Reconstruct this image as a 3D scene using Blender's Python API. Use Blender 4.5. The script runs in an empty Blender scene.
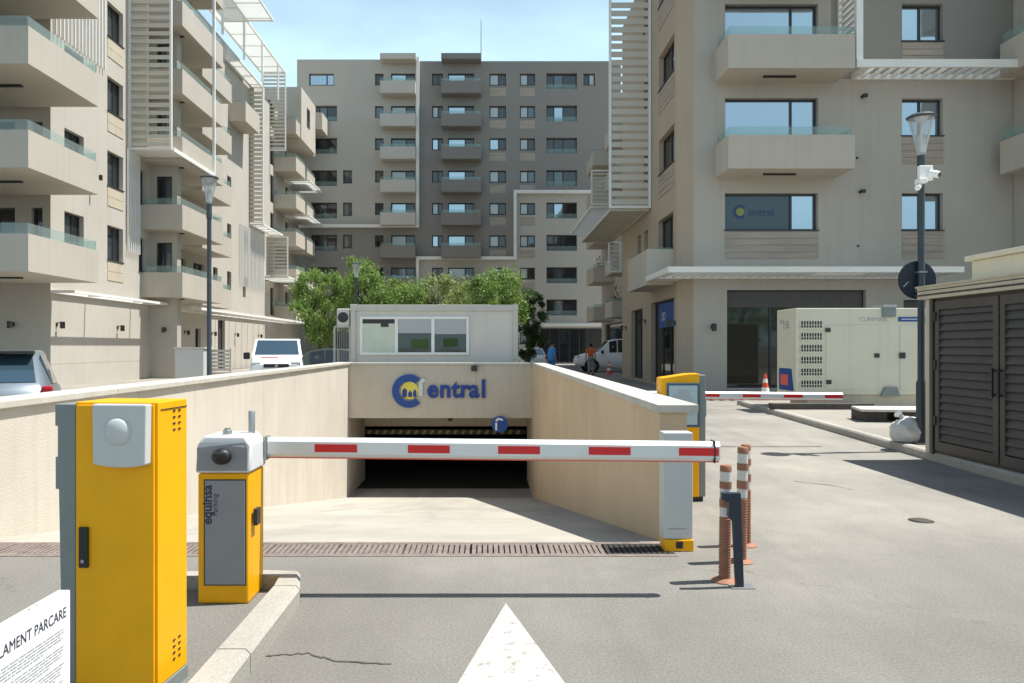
import bpy, bmesh, math, random
from mathutils import Vector, Matrix, Euler
R = math.radians
random.seed(7)
S = bpy.context.scene
COL = S.collection
EYE = 1.55

# ------------------------------------------------------------------ materials
MATS = {}
def nmat(name):
    m = bpy.data.materials.new(name); m.use_nodes = True
    nt = m.node_tree
    b = nt.nodes['Principled BSDF']
    MATS[name] = m
    return m, nt, b
def rgb(c): return (c[0], c[1], c[2], 1)
def mat(name, c, rough=.6, metal=0, var=.12, scale=3, bump=0, bscale=60, spec=.5, streak=0):
    """plain procedural material: base colour broken up by two noises, optional bump and vertical dirt streaks"""
    m, nt, b = nmat(name)
    b.inputs['Roughness'].default_value = rough
    b.inputs['Metallic'].default_value = metal
    b.inputs['Specular IOR Level'].default_value = spec
    N, L = nt.nodes.new, nt.links.new
    tc = N('ShaderNodeTexCoord')
    n1 = N('ShaderNodeTexNoise'); n1.inputs['Scale'].default_value = scale; n1.inputs['Detail'].default_value = 6
    n1.inputs['Roughness'].default_value = .65
    L(tc.outputs['Object'], n1.inputs['Vector'])
    r = N('ShaderNodeValToRGB')
    e = r.color_ramp.elements
    e[0].position = .3; e[1].position = .7
    e[0].color = rgb([x*(1-var) for x in c]); e[1].color = rgb([min(1, x*(1+var*.6)) for x in c])
    L(n1.outputs['Fac'], r.inputs['Fac'])
    out = r.outputs['Color']
    if streak:
        mp = N('ShaderNodeMapping'); mp.inputs['Scale'].default_value = (5, 5, .25)
        L(tc.outputs['Object'], mp.inputs['Vector'])
        n2 = N('ShaderNodeTexNoise'); n2.inputs['Scale'].default_value = 1.3; n2.inputs['Detail'].default_value = 8
        L(mp.outputs['Vector'], n2.inputs['Vector'])
        r2 = N('ShaderNodeValToRGB'); r2.color_ramp.elements[0].position = .52; r2.color_ramp.elements[1].position = .75
        r2.color_ramp.elements[0].color = (0, 0, 0, 1); r2.color_ramp.elements[1].color = (streak, streak, streak, 1)
        L(n2.outputs['Fac'], r2.inputs['Fac'])
        mx = N('ShaderNodeMixRGB'); mx.inputs['Color2'].default_value = rgb([c[0]*.5, c[1]*.48, c[2]*.44])
        L(r2.outputs['Color'], mx.inputs['Fac']); L(out, mx.inputs['Color1'])
        out = mx.outputs['Color']
    L(out, b.inputs['Base Color'])
    if bump:
        n3 = N('ShaderNodeTexNoise'); n3.inputs['Scale'].default_value = bscale; n3.inputs['Detail'].default_value = 4
        L(tc.outputs['Object'], n3.inputs['Vector'])
        bp = N('ShaderNodeBump'); bp.inputs['Strength'].default_value = bump; bp.inputs['Distance'].default_value = .01
        L(n3.outputs['Fac'], bp.inputs['Height']); L(bp.outputs['Normal'], b.inputs['Normal'])
    return m

mat('cream', (.48, .445, .385), .85, var=.07, scale=.5, bump=.3, bscale=90, streak=.13)
mat('end_shaded', (.42, .385, .33), .85, var=.05, scale=.6, bump=.2, bscale=70)  # wall colour darkened for faces turned away from the sun, shade painted in
mat('balcony_left', (.45, .41, .345), .85, var=.05, scale=.6, bump=.2, bscale=70, streak=.15)
mat('cream_plain', (.49, .45, .38), .85, var=.06, scale=.6, bump=.2, bscale=70, streak=.15)
mat('taupe', (.425, .39, .335), .85, var=.07, scale=.35, bump=.2, bscale=70, streak=.13)
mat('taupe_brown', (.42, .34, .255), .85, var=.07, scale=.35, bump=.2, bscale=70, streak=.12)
mat('taupe_dark', (.26, .24, .21), .85, var=.06, scale=.35, bump=.2)
mat('balcony_taupe', (.48, .43, .355), .85, var=.05, scale=.7, bump=.2, streak=.15)
mat('far_beige', (.45, .415, .36), .85, var=.04, scale=.25)
mat('far_dark', (.245, .228, .203), .85, var=.05, scale=.25)
mat('far_balcony', (.50, .46, .40), .85, var=.05, scale=.25)
mat('far_balcony_dark', (.22, .20, .18), .85, var=.05, scale=.25)
mat('ramp_wall', (.57, .515, .43), .9, var=.10, scale=.7, bump=.4, bscale=50, streak=.28)
mat('portal_wall', (.53, .465, .375), .9, var=.06, scale=.8, bump=.3, bscale=60, streak=.2)
mat('cap_stone', (.50, .465, .40), .75, var=.12, scale=4, bump=.3, bscale=60, streak=.2)
mat('white_metal', (.78, .77, .73), .45, var=.05, scale=2)
mat('shelter_white', (.74, .72, .66), .5, var=.05, scale=2)
mat('slat_beige', (.55, .52, .44), .6, var=.06, scale=2)
mat('window_frame', (.03, .03, .034), .4, var=.1)
mat('black', (.012, .012, .013), .5, var=.1)
mat('interior_shade', (.02, .018, .016), .9, var=.2, scale=1)  # garage gloom put into the colour of floor, walls and columns
mat('pole_grey', (.035, .045, .055), .45, var=.15, scale=6)
mat('steel', (.35, .36, .36), .4, .6, var=.1, scale=6)
mat('yellow', (.86, .40, .001), .42, var=.08, scale=4, bump=.05, bscale=20, spec=.3)
mat('grey_plate', (.20, .23, .22), .5, var=.08, scale=4)
mat('grey_light', (.52, .53, .51), .45, var=.05, scale=4)
mat('head_grey', (.62, .63, .63), .45, var=.05, scale=5)
mat('door_grey', (.25, .26, .27), .5, var=.07, scale=5)
mat('arm_white', (.68, .70, .69), .35, .25, var=.05, scale=5)
mat('red', (.62, .012, .014), .35, var=.06, scale=8)
mat('red_strip', (.75, .12, .07), .5, var=.1, scale=8)
mat('bollard_brown', (.31, .14, .08), .7, var=.25, scale=14)
mat('bollard_white', (.62, .59, .54), .6, var=.18, scale=14)
mat('cone_orange', (.72, .10, .03), .55, var=.1, scale=8)
mat('louvre_brown', (.08, .072, .066), .5, .15, var=.16, scale=3, streak=.25)
mat('fascia_beige', (.52, .46, .35), .6, var=.08, scale=3, streak=.3)
mat('generator_cream', (.64, .60, .47), .5, var=.05, scale=1.5, streak=.15)
mat('blue', (.002, .055, .27), .4, var=.06, scale=4)
mat('blue_text', (.002, .035, .24), .4, var=.05)
mat('navy', (.012, .022, .04), .45, var=.1)
mat('old_yellow', (.30, .24, .08), .7, var=.2, scale=9)
mat('sun_yellow', (.75, .62, .09), .5, var=.05)
mat('logo_dull_blue', (.01, .04, .12), .4, var=.05)
mat('logo_dull_yellow', (.25, .27, .07), .5, var=.05)
mat('pale_text', (.62, .64, .62), .5, var=.05)
mat('paper', (.84, .84, .81), .55, var=.03, scale=5)
mat('ink', (.035, .035, .07), .6, var=.1)
mat('ink_grey', (.36, .36, .38), .6, var=.1)
mat('container_panel', (.62, .575, .51), .5, var=.04, scale=1.5, streak=.14)
mat('container_frame', (.54, .50, .44), .5, var=.06, scale=2, streak=.2)
mat('ramp_wall_shaded', (.57, .425, .275), .9, var=.12, scale=.6, bump=.4, bscale=50, streak=.16)  # copy of the ramp wall with the brown tone of shade painted in
mat('sign_frame', (.03, .10, .16), .4, var=.05)
mat('notice_grey', (.42, .52, .54), .4, var=.05)
mat('blind', (.42, .43, .42), .7, var=.05)
mat('curtain_pale', (.56, .60, .48), .7, var=.1, scale=2)
mat('concrete_slab', (.50, .48, .42), .9, var=.2, scale=4, bump=.4)
mat('sack', (.55, .56, .55), .6, var=.12, scale=9, bump=.5, bscale=30)
mat('tyre', (.02, .02, .02), .8, var=.2)
mat('rim', (.35, .36, .37), .3, .7, var=.1)
mat('car_white', (.82, .83, .83), .25, var=.02)
mat('car_silver', (.22, .26, .29), .28, .5, var=.03)
mat('car_green', (.055, .075, .06), .25, .3, var=.05)
mat('skin', (.42, .22, .14), .6, var=.06)
mat('hair', (.02, .014, .01), .8, var=.2)
mat('shirt_orange', (.75, .13, .02), .85, var=.08, scale=8)
mat('shirt_blue', (.05, .27, .62), .85, var=.08, scale=8)
mat('trousers_grey', (.30, .30, .27), .9, var=.1, scale=8)
mat('trousers_blue', (.05, .18, .42), .9, var=.1, scale=8)
mat('bark', (.10, .075, .05), .9, var=.3, scale=6)
mat('lamp_lens', (.55, .56, .56), .3, .1, var=.1)
mat('tail_red', (.35, .01, .015), .25, var=.1)
mat('sign_blue', (.01, .07, .30), .4, var=.05)
mat('grate_rust', (.23, .185, .16), .8, .2, var=.35, scale=9, bump=.3)
mat('grate_dark', (.035, .033, .03), .8, .2, var=.3, scale=9)
mat('timber', (.07, .06, .05), .9, var=.3, scale=6)
mat('handle_dark', (.03, .028, .026), .5, var=.2)

def wood():
    m, nt, b = nmat('wood_panel')
    N, L = nt.nodes.new, nt.links.new
    tc = N('ShaderNodeTexCoord'); mp = N('ShaderNodeMapping'); mp.inputs['Scale'].default_value = (.5, .5, 9)
    n = N('ShaderNodeTexNoise'); n.inputs['Scale'].default_value = 1.6; n.inputs['Detail'].default_value = 7
    L(tc.outputs['Object'], mp.inputs['Vector']); L(mp.outputs['Vector'], n.inputs['Vector'])
    r = N('ShaderNodeValToRGB'); r.color_ramp.elements[0].position = .3; r.color_ramp.elements[1].position = .7
    r.color_ramp.elements[0].color = (.30, .25, .20, 1); r.color_ramp.elements[1].color = (.41, .345, .28, 1)
    L(n.outputs['Fac'], r.inputs['Fac']); L(r.outputs['Color'], b.inputs['Base Color'])
    b.inputs['Roughness'].default_value = .7
wood()

def glassm(name, c, metal, rough=.04, wav=.02):
    m, nt, b = nmat(name)
    N, L = nt.nodes.new, nt.links.new
    b.inputs['Base Color'].default_value = rgb(c); b.inputs['Metallic'].default_value = metal
    b.inputs['Roughness'].default_value = rough; b.inputs['Specular IOR Level'].default_value = .9
    tc = N('ShaderNodeTexCoord'); n = N('ShaderNodeTexNoise'); n.inputs['Scale'].default_value = .8
    L(tc.outputs['Object'], n.inputs['Vector'])
    bp = N('ShaderNodeBump'); bp.inputs['Strength'].default_value = wav; bp.inputs['Distance'].default_value = .2
    L(n.outputs['Fac'], bp.inputs['Height']); L(bp.outputs['Normal'], b.inputs['Normal'])
glassm('glass_sky', (.42, .50, .56), .85)
glassm('glass_dark', (.02, .024, .026), .0)
glassm('glass_mid', (.12, .14, .15), .6)
glassm('glass_film', (.045, .06, .068), .5)
glassm('glass_curtain', (.42, .43, .42), .15, .12)
glassm('glass_shop', (.05, .053, .05), .7)
glassm('glass_blue_car', (.08, .14, .18), .6)
glassm('glass_booth', (.05, .06, .055), .35)
def railglass():
    m, nt, b = nmat('rail_glass')
    N, L = nt.nodes.new, nt.links.new
    b.inputs['Base Color'].default_value = (.45, .52, .50, 1); b.inputs['Roughness'].default_value = .05
    b.inputs['Specular IOR Level'].default_value = .8
    t = N('ShaderNodeBsdfTransparent'); t.inputs['Color'].default_value = (.86, .94, .92, 1)
    mx = N('ShaderNodeMixShader'); mx.inputs[0].default_value = .2
    L(t.outputs[0], mx.inputs[1]); L(b.outputs[0], mx.inputs[2]); L(mx.outputs[0], nt.nodes['Material Output'].inputs['Surface'])
railglass()
def lampglass():
    m, nt, b = nmat('clear_plastic')
    N, L = nt.nodes.new, nt.links.new
    b.inputs['Base Color'].default_value = (.6, .62, .62, 1); b.inputs['Roughness'].default_value = .1
    t = N('ShaderNodeBsdfTransparent'); t.inputs['Color'].default_value = (.9, .92, .92, 1)
    mx = N('ShaderNodeMixShader'); mx.inputs[0].default_value = .35
    L(t.outputs[0], mx.inputs[1]); L(b.outputs[0], mx.inputs[2]); L(mx.outputs[0], nt.nodes['Material Output'].inputs['Surface'])
lampglass()
def pergola():
    # frosted panels: let light through
    m, nt, b = nmat('frosted_panel')
    N, L = nt.nodes.new, nt.links.new
    b.inputs['Base Color'].default_value = (.85, .86, .84, 1); b.inputs['Roughness'].default_value = .5
    t = N('ShaderNodeBsdfTranslucent'); t.inputs['Color'].default_value = (.9, .92, .9, 1)
    mx = N('ShaderNodeMixShader'); mx.inputs[0].default_value = .5
    L(t.outputs[0], mx.inputs[1]); L(b.outputs[0], mx.inputs[2]); L(mx.outputs[0], nt.nodes['Material Output'].inputs['Surface'])
pergola()
def asphalt(name, c1, c2, dust, dustamt, grain=.35, track=.2, near=False):
    m, nt, b = nmat(name)
    N, L = nt.nodes.new, nt.links.new
    b.inputs['Roughness'].default_value = .92; b.inputs['Specular IOR Level'].default_value = .25
    tc = N('ShaderNodeTexCoord')
    def noise(s, d=6, r=.6, mapping=None):
        n = N('ShaderNodeTexNoise'); n.inputs['Scale'].default_value = s; n.inputs['Detail'].default_value = d; n.inputs['Roughness'].default_value = r
        if mapping:
            mp = N('ShaderNodeMapping'); mp.inputs['Scale'].default_value = mapping
            L(tc.outputs['Object'], mp.inputs['Vector']); L(mp.outputs['Vector'], n.inputs['Vector'])
        else: L(tc.outputs['Object'], n.inputs['Vector'])
        return n
    def ramp(n, p0, p1, a, z):
        r = N('ShaderNodeValToRGB'); r.color_ramp.elements[0].position = p0; r.color_ramp.elements[1].position = p1
        r.color_ramp.elements[0].color = a; r.color_ramp.elements[1].color = z; L(n.outputs['Fac'], r.inputs['Fac']); return r
    base = ramp(noise(.45, 8, .6), .35, .65, rgb(c1), rgb(c2))
    # dust patches
    d = ramp(noise(.33, 10, .68), .44, .66, (0, 0, 0, 1), (dustamt,)*3+(1,))
    m1 = N('ShaderNodeMixRGB'); m1.inputs['Color2'].default_value = rgb(dust)
    L(d.outputs['Color'], m1.inputs['Fac']); L(base.outputs['Color'], m1.inputs['Color1'])
    if near:   # swept lane in front of the drain carries less dust than the ramp top and the right lane
        sp_ = N('ShaderNodeSeparateXYZ'); L(tc.outputs['Object'], sp_.inputs[0])
        ad = N('ShaderNodeMath'); ad.operation = 'MULTIPLY_ADD'; ad.inputs[1].default_value = .55; L(sp_.outputs['X'], ad.inputs[0]); L(sp_.outputs['Y'], ad.inputs[2])
        nn = noise(.7, 6, .65); a2_ = N('ShaderNodeMath'); a2_.operation = 'MULTIPLY_ADD'; a2_.inputs[1].default_value = 4; L(nn.outputs['Fac'], a2_.inputs[0]); L(ad.outputs[0], a2_.inputs[2])
        mr_ = N('ShaderNodeMapRange'); mr_.inputs['From Min'].default_value = 6.2; mr_.inputs['From Max'].default_value = 10.5; L(a2_.outputs[0], mr_.inputs['Value'])
        mq = N('ShaderNodeMath'); mq.operation = 'MULTIPLY'; L(d.outputs['Color'], mq.inputs[0]); L(mr_.outputs[0], mq.inputs[1])
        L(mq.outputs[0], m1.inputs['Fac'])
        mb2 = N('ShaderNodeMixRGB'); mb2.inputs['Color2'].default_value = rgb([x*1.28 for x in c2]); L(m1.outputs['Color'], mb2.inputs['Color1'])
        mh = N('ShaderNodeMath'); mh.operation = 'MULTIPLY'; mh.inputs[1].default_value = .55; L(mr_.outputs[0], mh.inputs[0]); L(mh.outputs[0], mb2.inputs['Fac'])
        m1 = mb2
    # streaky tyre wear along the road
    st = ramp(noise(1.0, 6, .6, (1.6, .18, 1)), .5, .72, (0, 0, 0, 1), (track, track, track, 1))
    m2 = N('ShaderNodeMixRGB'); m2.inputs['Color2'].default_value = rgb([x*.72 for x in c1])
    L(st.outputs['Color'], m2.inputs['Fac']); L(m1.outputs['Color'], m2.inputs['Color1'])
    # grain
    g = ramp(noise(70, 4, .8), .3, .7, (1-grain,)*3+(1,), (1+grain*.5,)*3+(1,))
    m3 = N('ShaderNodeMixRGB'); m3.blend_type = 'MULTIPLY'; m3.inputs['Fac'].default_value = 1
    L(m2.outputs['Color'], m3.inputs['Color1']); L(g.outputs['Color'], m3.inputs['Color2'])
    # small dark stains
    s = ramp(noise(2.3, 5, .6), .66, .74, (0, 0, 0, 1), (.45, .45, .45, 1))
    m4 = N('ShaderNodeMixRGB'); m4.inputs['Color2'].default_value = rgb([x*.55 for x in c1])
    L(s.outputs['Color'], m4.inputs['Fac']); L(m3.outputs['Color'], m4.inputs['Color1'])
    # fine cracks
    v = N('ShaderNodeTexVoronoi'); v.feature = 'DISTANCE_TO_EDGE'; v.inputs['Scale'].default_value = .32
    wn = noise(1.4, 5, .6)
    vm = N('ShaderNodeVectorMath'); vm.operation = 'ADD'
    sc = N('ShaderNodeVectorMath'); sc.operation = 'SCALE'; sc.inputs['Scale'].default_value = .8
    L(wn.outputs['Color'], sc.inputs[0]); L(tc.outputs['Object'], vm.inputs[0]); L(sc.outputs[0], vm.inputs[1]); L(vm.outputs[0], v.inputs['Vector'])
    cr = N('ShaderNodeValToRGB'); cr.color_ramp.elements[0].position = .0; cr.color_ramp.elements[1].position = .0035
    cr.color_ramp.elements[0].color = (.55, .55, .55, 1); cr.color_ramp.elements[1].color = (0, 0, 0, 1)
    L(v.outputs['Distance'], cr.inputs['Fac'])
    msk = ramp(noise(.2, 2, .5), .5, .6, (0, 0, 0, 1), (1, 1, 1, 1))
    mm = N('ShaderNodeMath'); mm.operation = 'MULTIPLY'; L(cr.outputs['Color'], mm.inputs[0]); L(msk.outputs['Color'], mm.inputs[1])
    m5 = N('ShaderNodeMixRGB'); m5.inputs['Color2'].default_value = rgb([x*.35 for x in c1])
    L(mm.outputs[0], m5.inputs['Fac']); L(m4.outputs['Color'], m5.inputs['Color1'])
    L(m5.outputs['Color'], b.inputs['Base Color'])
    n3 = noise(55, 5, .7)
    bp = N('ShaderNodeBump'); bp.inputs['Strength'].default_value = .5; bp.inputs['Distance'].default_value = .012
    L(n3.outputs['Fac'], bp.inputs['Height']); L(bp.outputs['Normal'], b.inputs['Normal'])
asphalt('asphalt', (.185, .176, .155), (.235, .223, .195), (.47, .44, .37), 1.0, .38, .3, True)
asphalt('ramp_concrete', (.35, .325, .275), (.43, .40, .34), (.50, .47, .40), .6, .2, .55)
asphalt('sidewalk_paving', (.27, .25, .215), (.33, .30, .26), (.42, .39, .33), .6, .25)
asphalt('kerb_stone', (.34, .32, .275), (.43, .41, .36), (.54, .51, .43), .5, .25)
def paint():
    m, nt, b = nmat('road_paint')
    N, L = nt.nodes.new, nt.links.new
    tc = N('ShaderNodeTexCoord'); n = N('ShaderNodeTexNoise'); n.inputs['Scale'].default_value = 12; n.inputs['Detail'].default_value = 9; n.inputs['Roughness'].default_value = .75
    L(tc.outputs['Object'], n.inputs['Vector'])
    r = N('ShaderNodeValToRGB'); e = r.color_ramp.elements
    e[0].position = .37; e[0].color = (.24, .225, .195, 1); e[1].position = .45; e[1].color = (.44, .425, .38, 1)
    x = e.new(.7); x.color = (.54, .525, .475, 1)
    L(n.outputs['Fac'], r.inputs['Fac']); L(r.outputs['Color'], b.inputs['Base Color']); b.inputs['Roughness'].default_value = .8
paint()
def leafm(name, a, b_):
    m, nt, b = nmat(name)
    N, L = nt.nodes.new, nt.links.new
    tc = N('ShaderNodeTexCoord'); n = N('ShaderNodeTexNoise'); n.inputs['Scale'].default_value = 1.1; n.inputs['Detail'].default_value = 5
    L(tc.outputs['Object'], n.inputs['Vector'])
    r = N('ShaderNodeValToRGB'); r.color_ramp.elements[0].position = .35; r.color_ramp.elements[1].position = .65
    r.color_ramp.elements[0].color = rgb(a); r.color_ramp.elements[1].color = rgb(b_)
    L(n.outputs['Fac'], r.inputs['Fac']); L(r.outputs['Color'], b.inputs['Base Color']); b.inputs['Roughness'].default_value = .55
    t = N('ShaderNodeBsdfTranslucent'); L(r.outputs['Color'], t.inputs['Color'])
    mx = N('ShaderNodeMixShader'); mx.inputs[0].default_value = .45
    L(b.outputs[0], mx.inputs[1]); L(t.outputs[0], mx.inputs[2]); L(mx.outputs[0], nt.nodes['Material Output'].inputs['Surface'])
leafm('leaf', (.15, .25, .05), (.28, .40, .11))
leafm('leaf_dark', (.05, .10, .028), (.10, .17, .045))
leafm('leaf_olive', (.22, .28, .09), (.35, .40, .15))

# ------------------------------------------------------------------ geometry helpers
class MB:
    def __init__(s): s.v = []; s.f = []
    def box(s, x0, x1, y0, y1, z0, z1):
        i = len(s.v)
        s.v += [(x0,y0,z0),(x1,y0,z0),(x1,y1,z0),(x0,y1,z0),(x0,y0,z1),(x1,y0,z1),(x1,y1,z1),(x0,y1,z1)]
        s.f += [tuple(i+k for k in q) for q in ((0,3,2,1),(4,5,6,7),(0,1,5,4),(1,2,6,5),(2,3,7,6),(3,0,4,7))]
        return s
    def quad(s, *p):
        i = len(s.v); s.v += [tuple(q) for q in p]; s.f.append(tuple(range(i, i+len(p)))); return s
    def prism(s, pts, z0, z1):
        """vertical prism over a polygon (counter-clockwise from above)"""
        i = len(s.v); n = len(pts)
        s.v += [(x,y,z0) for x,y in pts] + [(x,y,z1) for x,y in pts]
        s.f.append(tuple(i+k for k in reversed(range(n)))); s.f.append(tuple(i+n+k for k in range(n)))
        for k in range(n):
            l = (k+1) % n; s.f.append((i+k, i+l, i+n+l, i+n+k))
        return s
    def extr(s, pts, fn0, fn1):
        """prism between two mapped copies of a 2-D polygon"""
        i = len(s.v); n = len(pts)
        s.v += [tuple(fn0(*p)) for p in pts] + [tuple(fn1(*p)) for p in pts]
        s.f.append(tuple(i+k for k in reversed(range(n)))); s.f.append(tuple(i+n+k for k in range(n)))
        for k in range(n):
            l = (k+1) % n; s.f.append((i+k, i+l, i+n+l, i+n+k))
        return s
    def beam(s, a, b, w, h=None):
        """bar of rectangular section from a to b"""
        h = h or w
        a, b = Vector(a), Vector(b); d = (b-a).normalized()
        up = Vector((0,0,1)) if abs(d.z) < .99 else Vector((0,1,0))
        sd = d.cross(up).normalized(); up = sd.cross(d)
        i = len(s.v)
        for p in (a, b):
            for sx, sy in ((-1,-1),(1,-1),(1,1),(-1,1)): s.v.append(tuple(p + sd*sx*w/2 + up*sy*h/2))
        s.f += [tuple(i+k for k in q) for q in ((0,1,2,3),(7,6,5,4),(0,4,5,1),(1,5,6,2),(2,6,7,3),(3,7,4,0))]
        return s
    def tube(s, pts, rads, seg=10, caps=True):
        rings = []
        n = len(pts); P = [Vector(p) for p in pts]
        if not hasattr(rads, '__len__'): rads = [rads]*n
        prev = None
        for k in range(n):
            d = (P[min(k+1,n-1)] - P[max(k-1,0)])
            d = d.normalized() if d.length > 1e-9 else Vector((0,0,1))
            ref = prev if prev is not None else (Vector((1,0,0)) if abs(d.x) < .9 else Vector((0,1,0)))
            sd = (ref - d*ref.dot(d)).normalized(); prev = sd
            u = d.cross(sd)
            i = len(s.v); rings.append(i)
            for j in range(seg):
                t = 2*math.pi*j/seg
                s.v.append(tuple(P[k] + (sd*math.cos(t) + u*math.sin(t))*rads[k]))
        for k in range(n-1):
            for j in range(seg):
                l = (j+1) % seg
                s.f.append((rings[k]+j, rings[k]+l, rings[k+1]+l, rings[k+1]+j))
        if caps:
            s.f.append(tuple(rings[0]+j for j in reversed(range(seg)))); s.f.append(tuple(rings[-1]+j for j in range(seg)))
        return s
    def lathe(s, prof, seg=20, c=(0,0,0)):
        """prof: (r,z) list bottom to top around the z axis through c"""
        return s.tubez([(c[0], c[1], c[2]+z) for r, z in prof], [max(r, 1e-4) for r, z in prof], seg)
    def tubez(s, pts, rads, seg):
        rings = []
        for p, r in zip(pts, rads):
            rings.append(len(s.v))
            for j in range(seg):
                t = 2*math.pi*j/seg; s.v.append((p[0]+r*math.cos(t), p[1]+r*math.sin(t), p[2]))
        for k in range(len(pts)-1):
            for j in range(seg):
                l = (j+1) % seg; s.f.append((rings[k]+j, rings[k]+l, rings[k+1]+l, rings[k+1]+j))
        s.f.append(tuple(rings[0]+j for j in reversed(range(seg)))); s.f.append(tuple(rings[-1]+j for j in range(seg)))
        return s
    def mesh(s, name, off=(0,0,0)):
        me = bpy.data.meshes.new(name)
        ox, oy, oz = off
        me.from_pydata([(x-ox, y-oy, z-oz) for x, y, z in s.v], [], s.f)
        me.validate(); me.update()
        return me

def link(o, parent=None):
    COL.objects.link(o)
    if parent is not None: o.parent = parent
    return o
def tag(o, label=None, cat=None, group=None, kind=None):
    if label: o['label'] = label
    if cat: o['category'] = cat
    if group: o['group'] = group
    if kind: o['kind'] = kind
    return o
def thing(name, label, cat, loc=(0,0,0), rz=0, group=None):
    o = bpy.data.objects.new(name, None); o.empty_display_size = .2
    link(o); o.location = loc; o.rotation_euler = (0,0,rz)
    return tag(o, label, cat, group)
def finish(o, m, smooth=0, bev=0, bseg=2):
    o.data.materials.clear(); o.data.materials.append(MATS[m])
    if bev:
        b = o.modifiers.new('bevel', 'BEVEL'); b.width = bev; b.segments = bseg; b.limit_method = 'ANGLE'; b.angle_limit = R(40)
        b.harden_normals = False
    if smooth:
        for p in o.data.polygons: p.use_smooth = True
        try: o.data.set_sharp_from_angle(angle=R(smooth))
        except Exception: pass
    return o
def part(root, name, mb, m, world=False, smooth=0, bev=0, label=None, off=None):
    """mesh part of a thing; mb in local coordinates, or in world coordinates when world=True (unrotated roots)"""
    if off is None:
        off = (0,0,0)
        if world:
            r = root
            while r.parent is not None: r = r.parent
            off = tuple(r.location)
    o = bpy.data.objects.new(name, mb.mesh(name, off))
    link(o, root); finish(o, m, smooth, bev)
    if label: o['label'] = label
    return o
def solo(name, mb, m, label=None, cat=None, group=None, kind=None, smooth=0, bev=0, loc=None):
    """top-level thing that is a single mesh; origin at loc (world coordinates in mb)"""
    loc = loc or (0,0,0)
    o = bpy.data.objects.new(name, mb.mesh(name, loc)); link(o); o.location = loc
    finish(o, m, smooth, bev)
    return tag(o, label, cat, group, kind)
def copy_tree(o, parent=None):
    kids = [c for c in bpy.data.objects if c.parent == o]
    c = o.copy(); COL.objects.link(c)
    if parent is not None: c.parent = parent
    for k in kids: copy_tree(k, c)
    return c
def text(parent, name, body, size, m, M, ext=.004, align='LEFT', label=None, bold=0, sx=1):
    cu = bpy.data.curves.new(name, 'FONT'); cu.body = body; cu.size = size; cu.extrude = ext; cu.align_x = align
    cu.offset = bold
    cu.resolution_u = 4
    t = bpy.data.objects.new(name+'_c', cu); COL.objects.link(t)
    dg = bpy.context.evaluated_depsgraph_get()
    me = bpy.data.meshes.new_from_object(t.evaluated_get(dg))
    bpy.data.objects.remove(t)
    me.transform(Matrix.Diagonal((sx,1,1,1))); me.transform(M)
    me.name = name
    o = bpy.data.objects.new(name, me); link(o, parent); me.materials.clear(); me.materials.append(MATS[m])
    if label: o['label'] = label
    return o
def facing_y(x, y, z):      # text readable from -Y side, baseline at (x,y,z)
    return Matrix.Translation((x,y,z)) @ Euler((R(90),0,0)).to_matrix().to_4x4()

# facade frame: origin point O (z=0), direction U along the wall, outward normal N
class Face:
    def __init__(s, O, U, N): s.O, s.U, s.N = Vector(O), Vector(U), Vector(N)
    def p(s, u, z, n): q = s.O + s.U*u + s.N*n; return (q.x, q.y, z)
    def box(s, mb, u0, u1, z0, z1, n0, n1):
        i = len(mb.v)
        mb.v += [s.p(u0,z0,n0), s.p(u1,z0,n0), s.p(u1,z0,n1), s.p(u0,z0,n1), s.p(u0,z1,n0), s.p(u1,z1,n0), s.p(u1,z1,n1), s.p(u0,z1,n1)]
        flip = s.U.cross(Vector((0,0,1))).dot(s.N) > 0
        qs = ((0,3,2,1),(4,5,6,7),(0,1,5,4),(1,2,6,5),(2,3,7,6),(3,0,4,7))
        for q in qs:
            q = tuple(i+k for k in q)
            mb.f.append(tuple(reversed(q)) if not flip else tuple(reversed(q)) )
    def wall(s, mb, u0, u1, z0, z1, holes, depth=.22):
        hs = []
        for h in holes:
            h = (min(h[0],h[1]),max(h[0],h[1]),min(h[2],h[3]),max(h[2],h[3]))
            a, b, c, d = max(h[0],u0), min(h[1],u1), max(h[2],z0), min(h[3],z1)
            if b-a > .01 and d-c > .01: hs.append((a,b,c,d))
        us = sorted(set([u0,u1] + [x for h in hs for x in h[:2]])); zs = sorted(set([z0,z1] + [x for h in hs for x in h[2:4]]))
        for i in range(len(us)-1):
            for j in range(len(zs)-1):
                cu, cz = (us[i]+us[i+1])/2, (zs[j]+zs[j+1])/2
                if any(h[0]<cu<h[1] and h[2]<cz<h[3] for h in hs): continue
                mb.quad(s.p(us[i],zs[j],0), s.p(us[i+1],zs[j],0), s.p(us[i+1],zs[j+1],0), s.p(us[i],zs[j+1],0))
        for a,b,c,d in hs:
            mb.quad(s.p(a,c,0), s.p(a,d,0), s.p(a,d,-depth), s.p(a,c,-depth))
            mb.quad(s.p(b,c,0), s.p(b,d,0), s.p(b,d,-depth), s.p(b,c,-depth))
            mb.quad(s.p(a,c,0), s.p(b,c,0), s.p(b,c,-depth), s.p(a,c,-depth))
            mb.quad(s.p(a,d,0), s.p(b,d,0), s.p(b,d,-depth), s.p(a,d,-depth))
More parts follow.
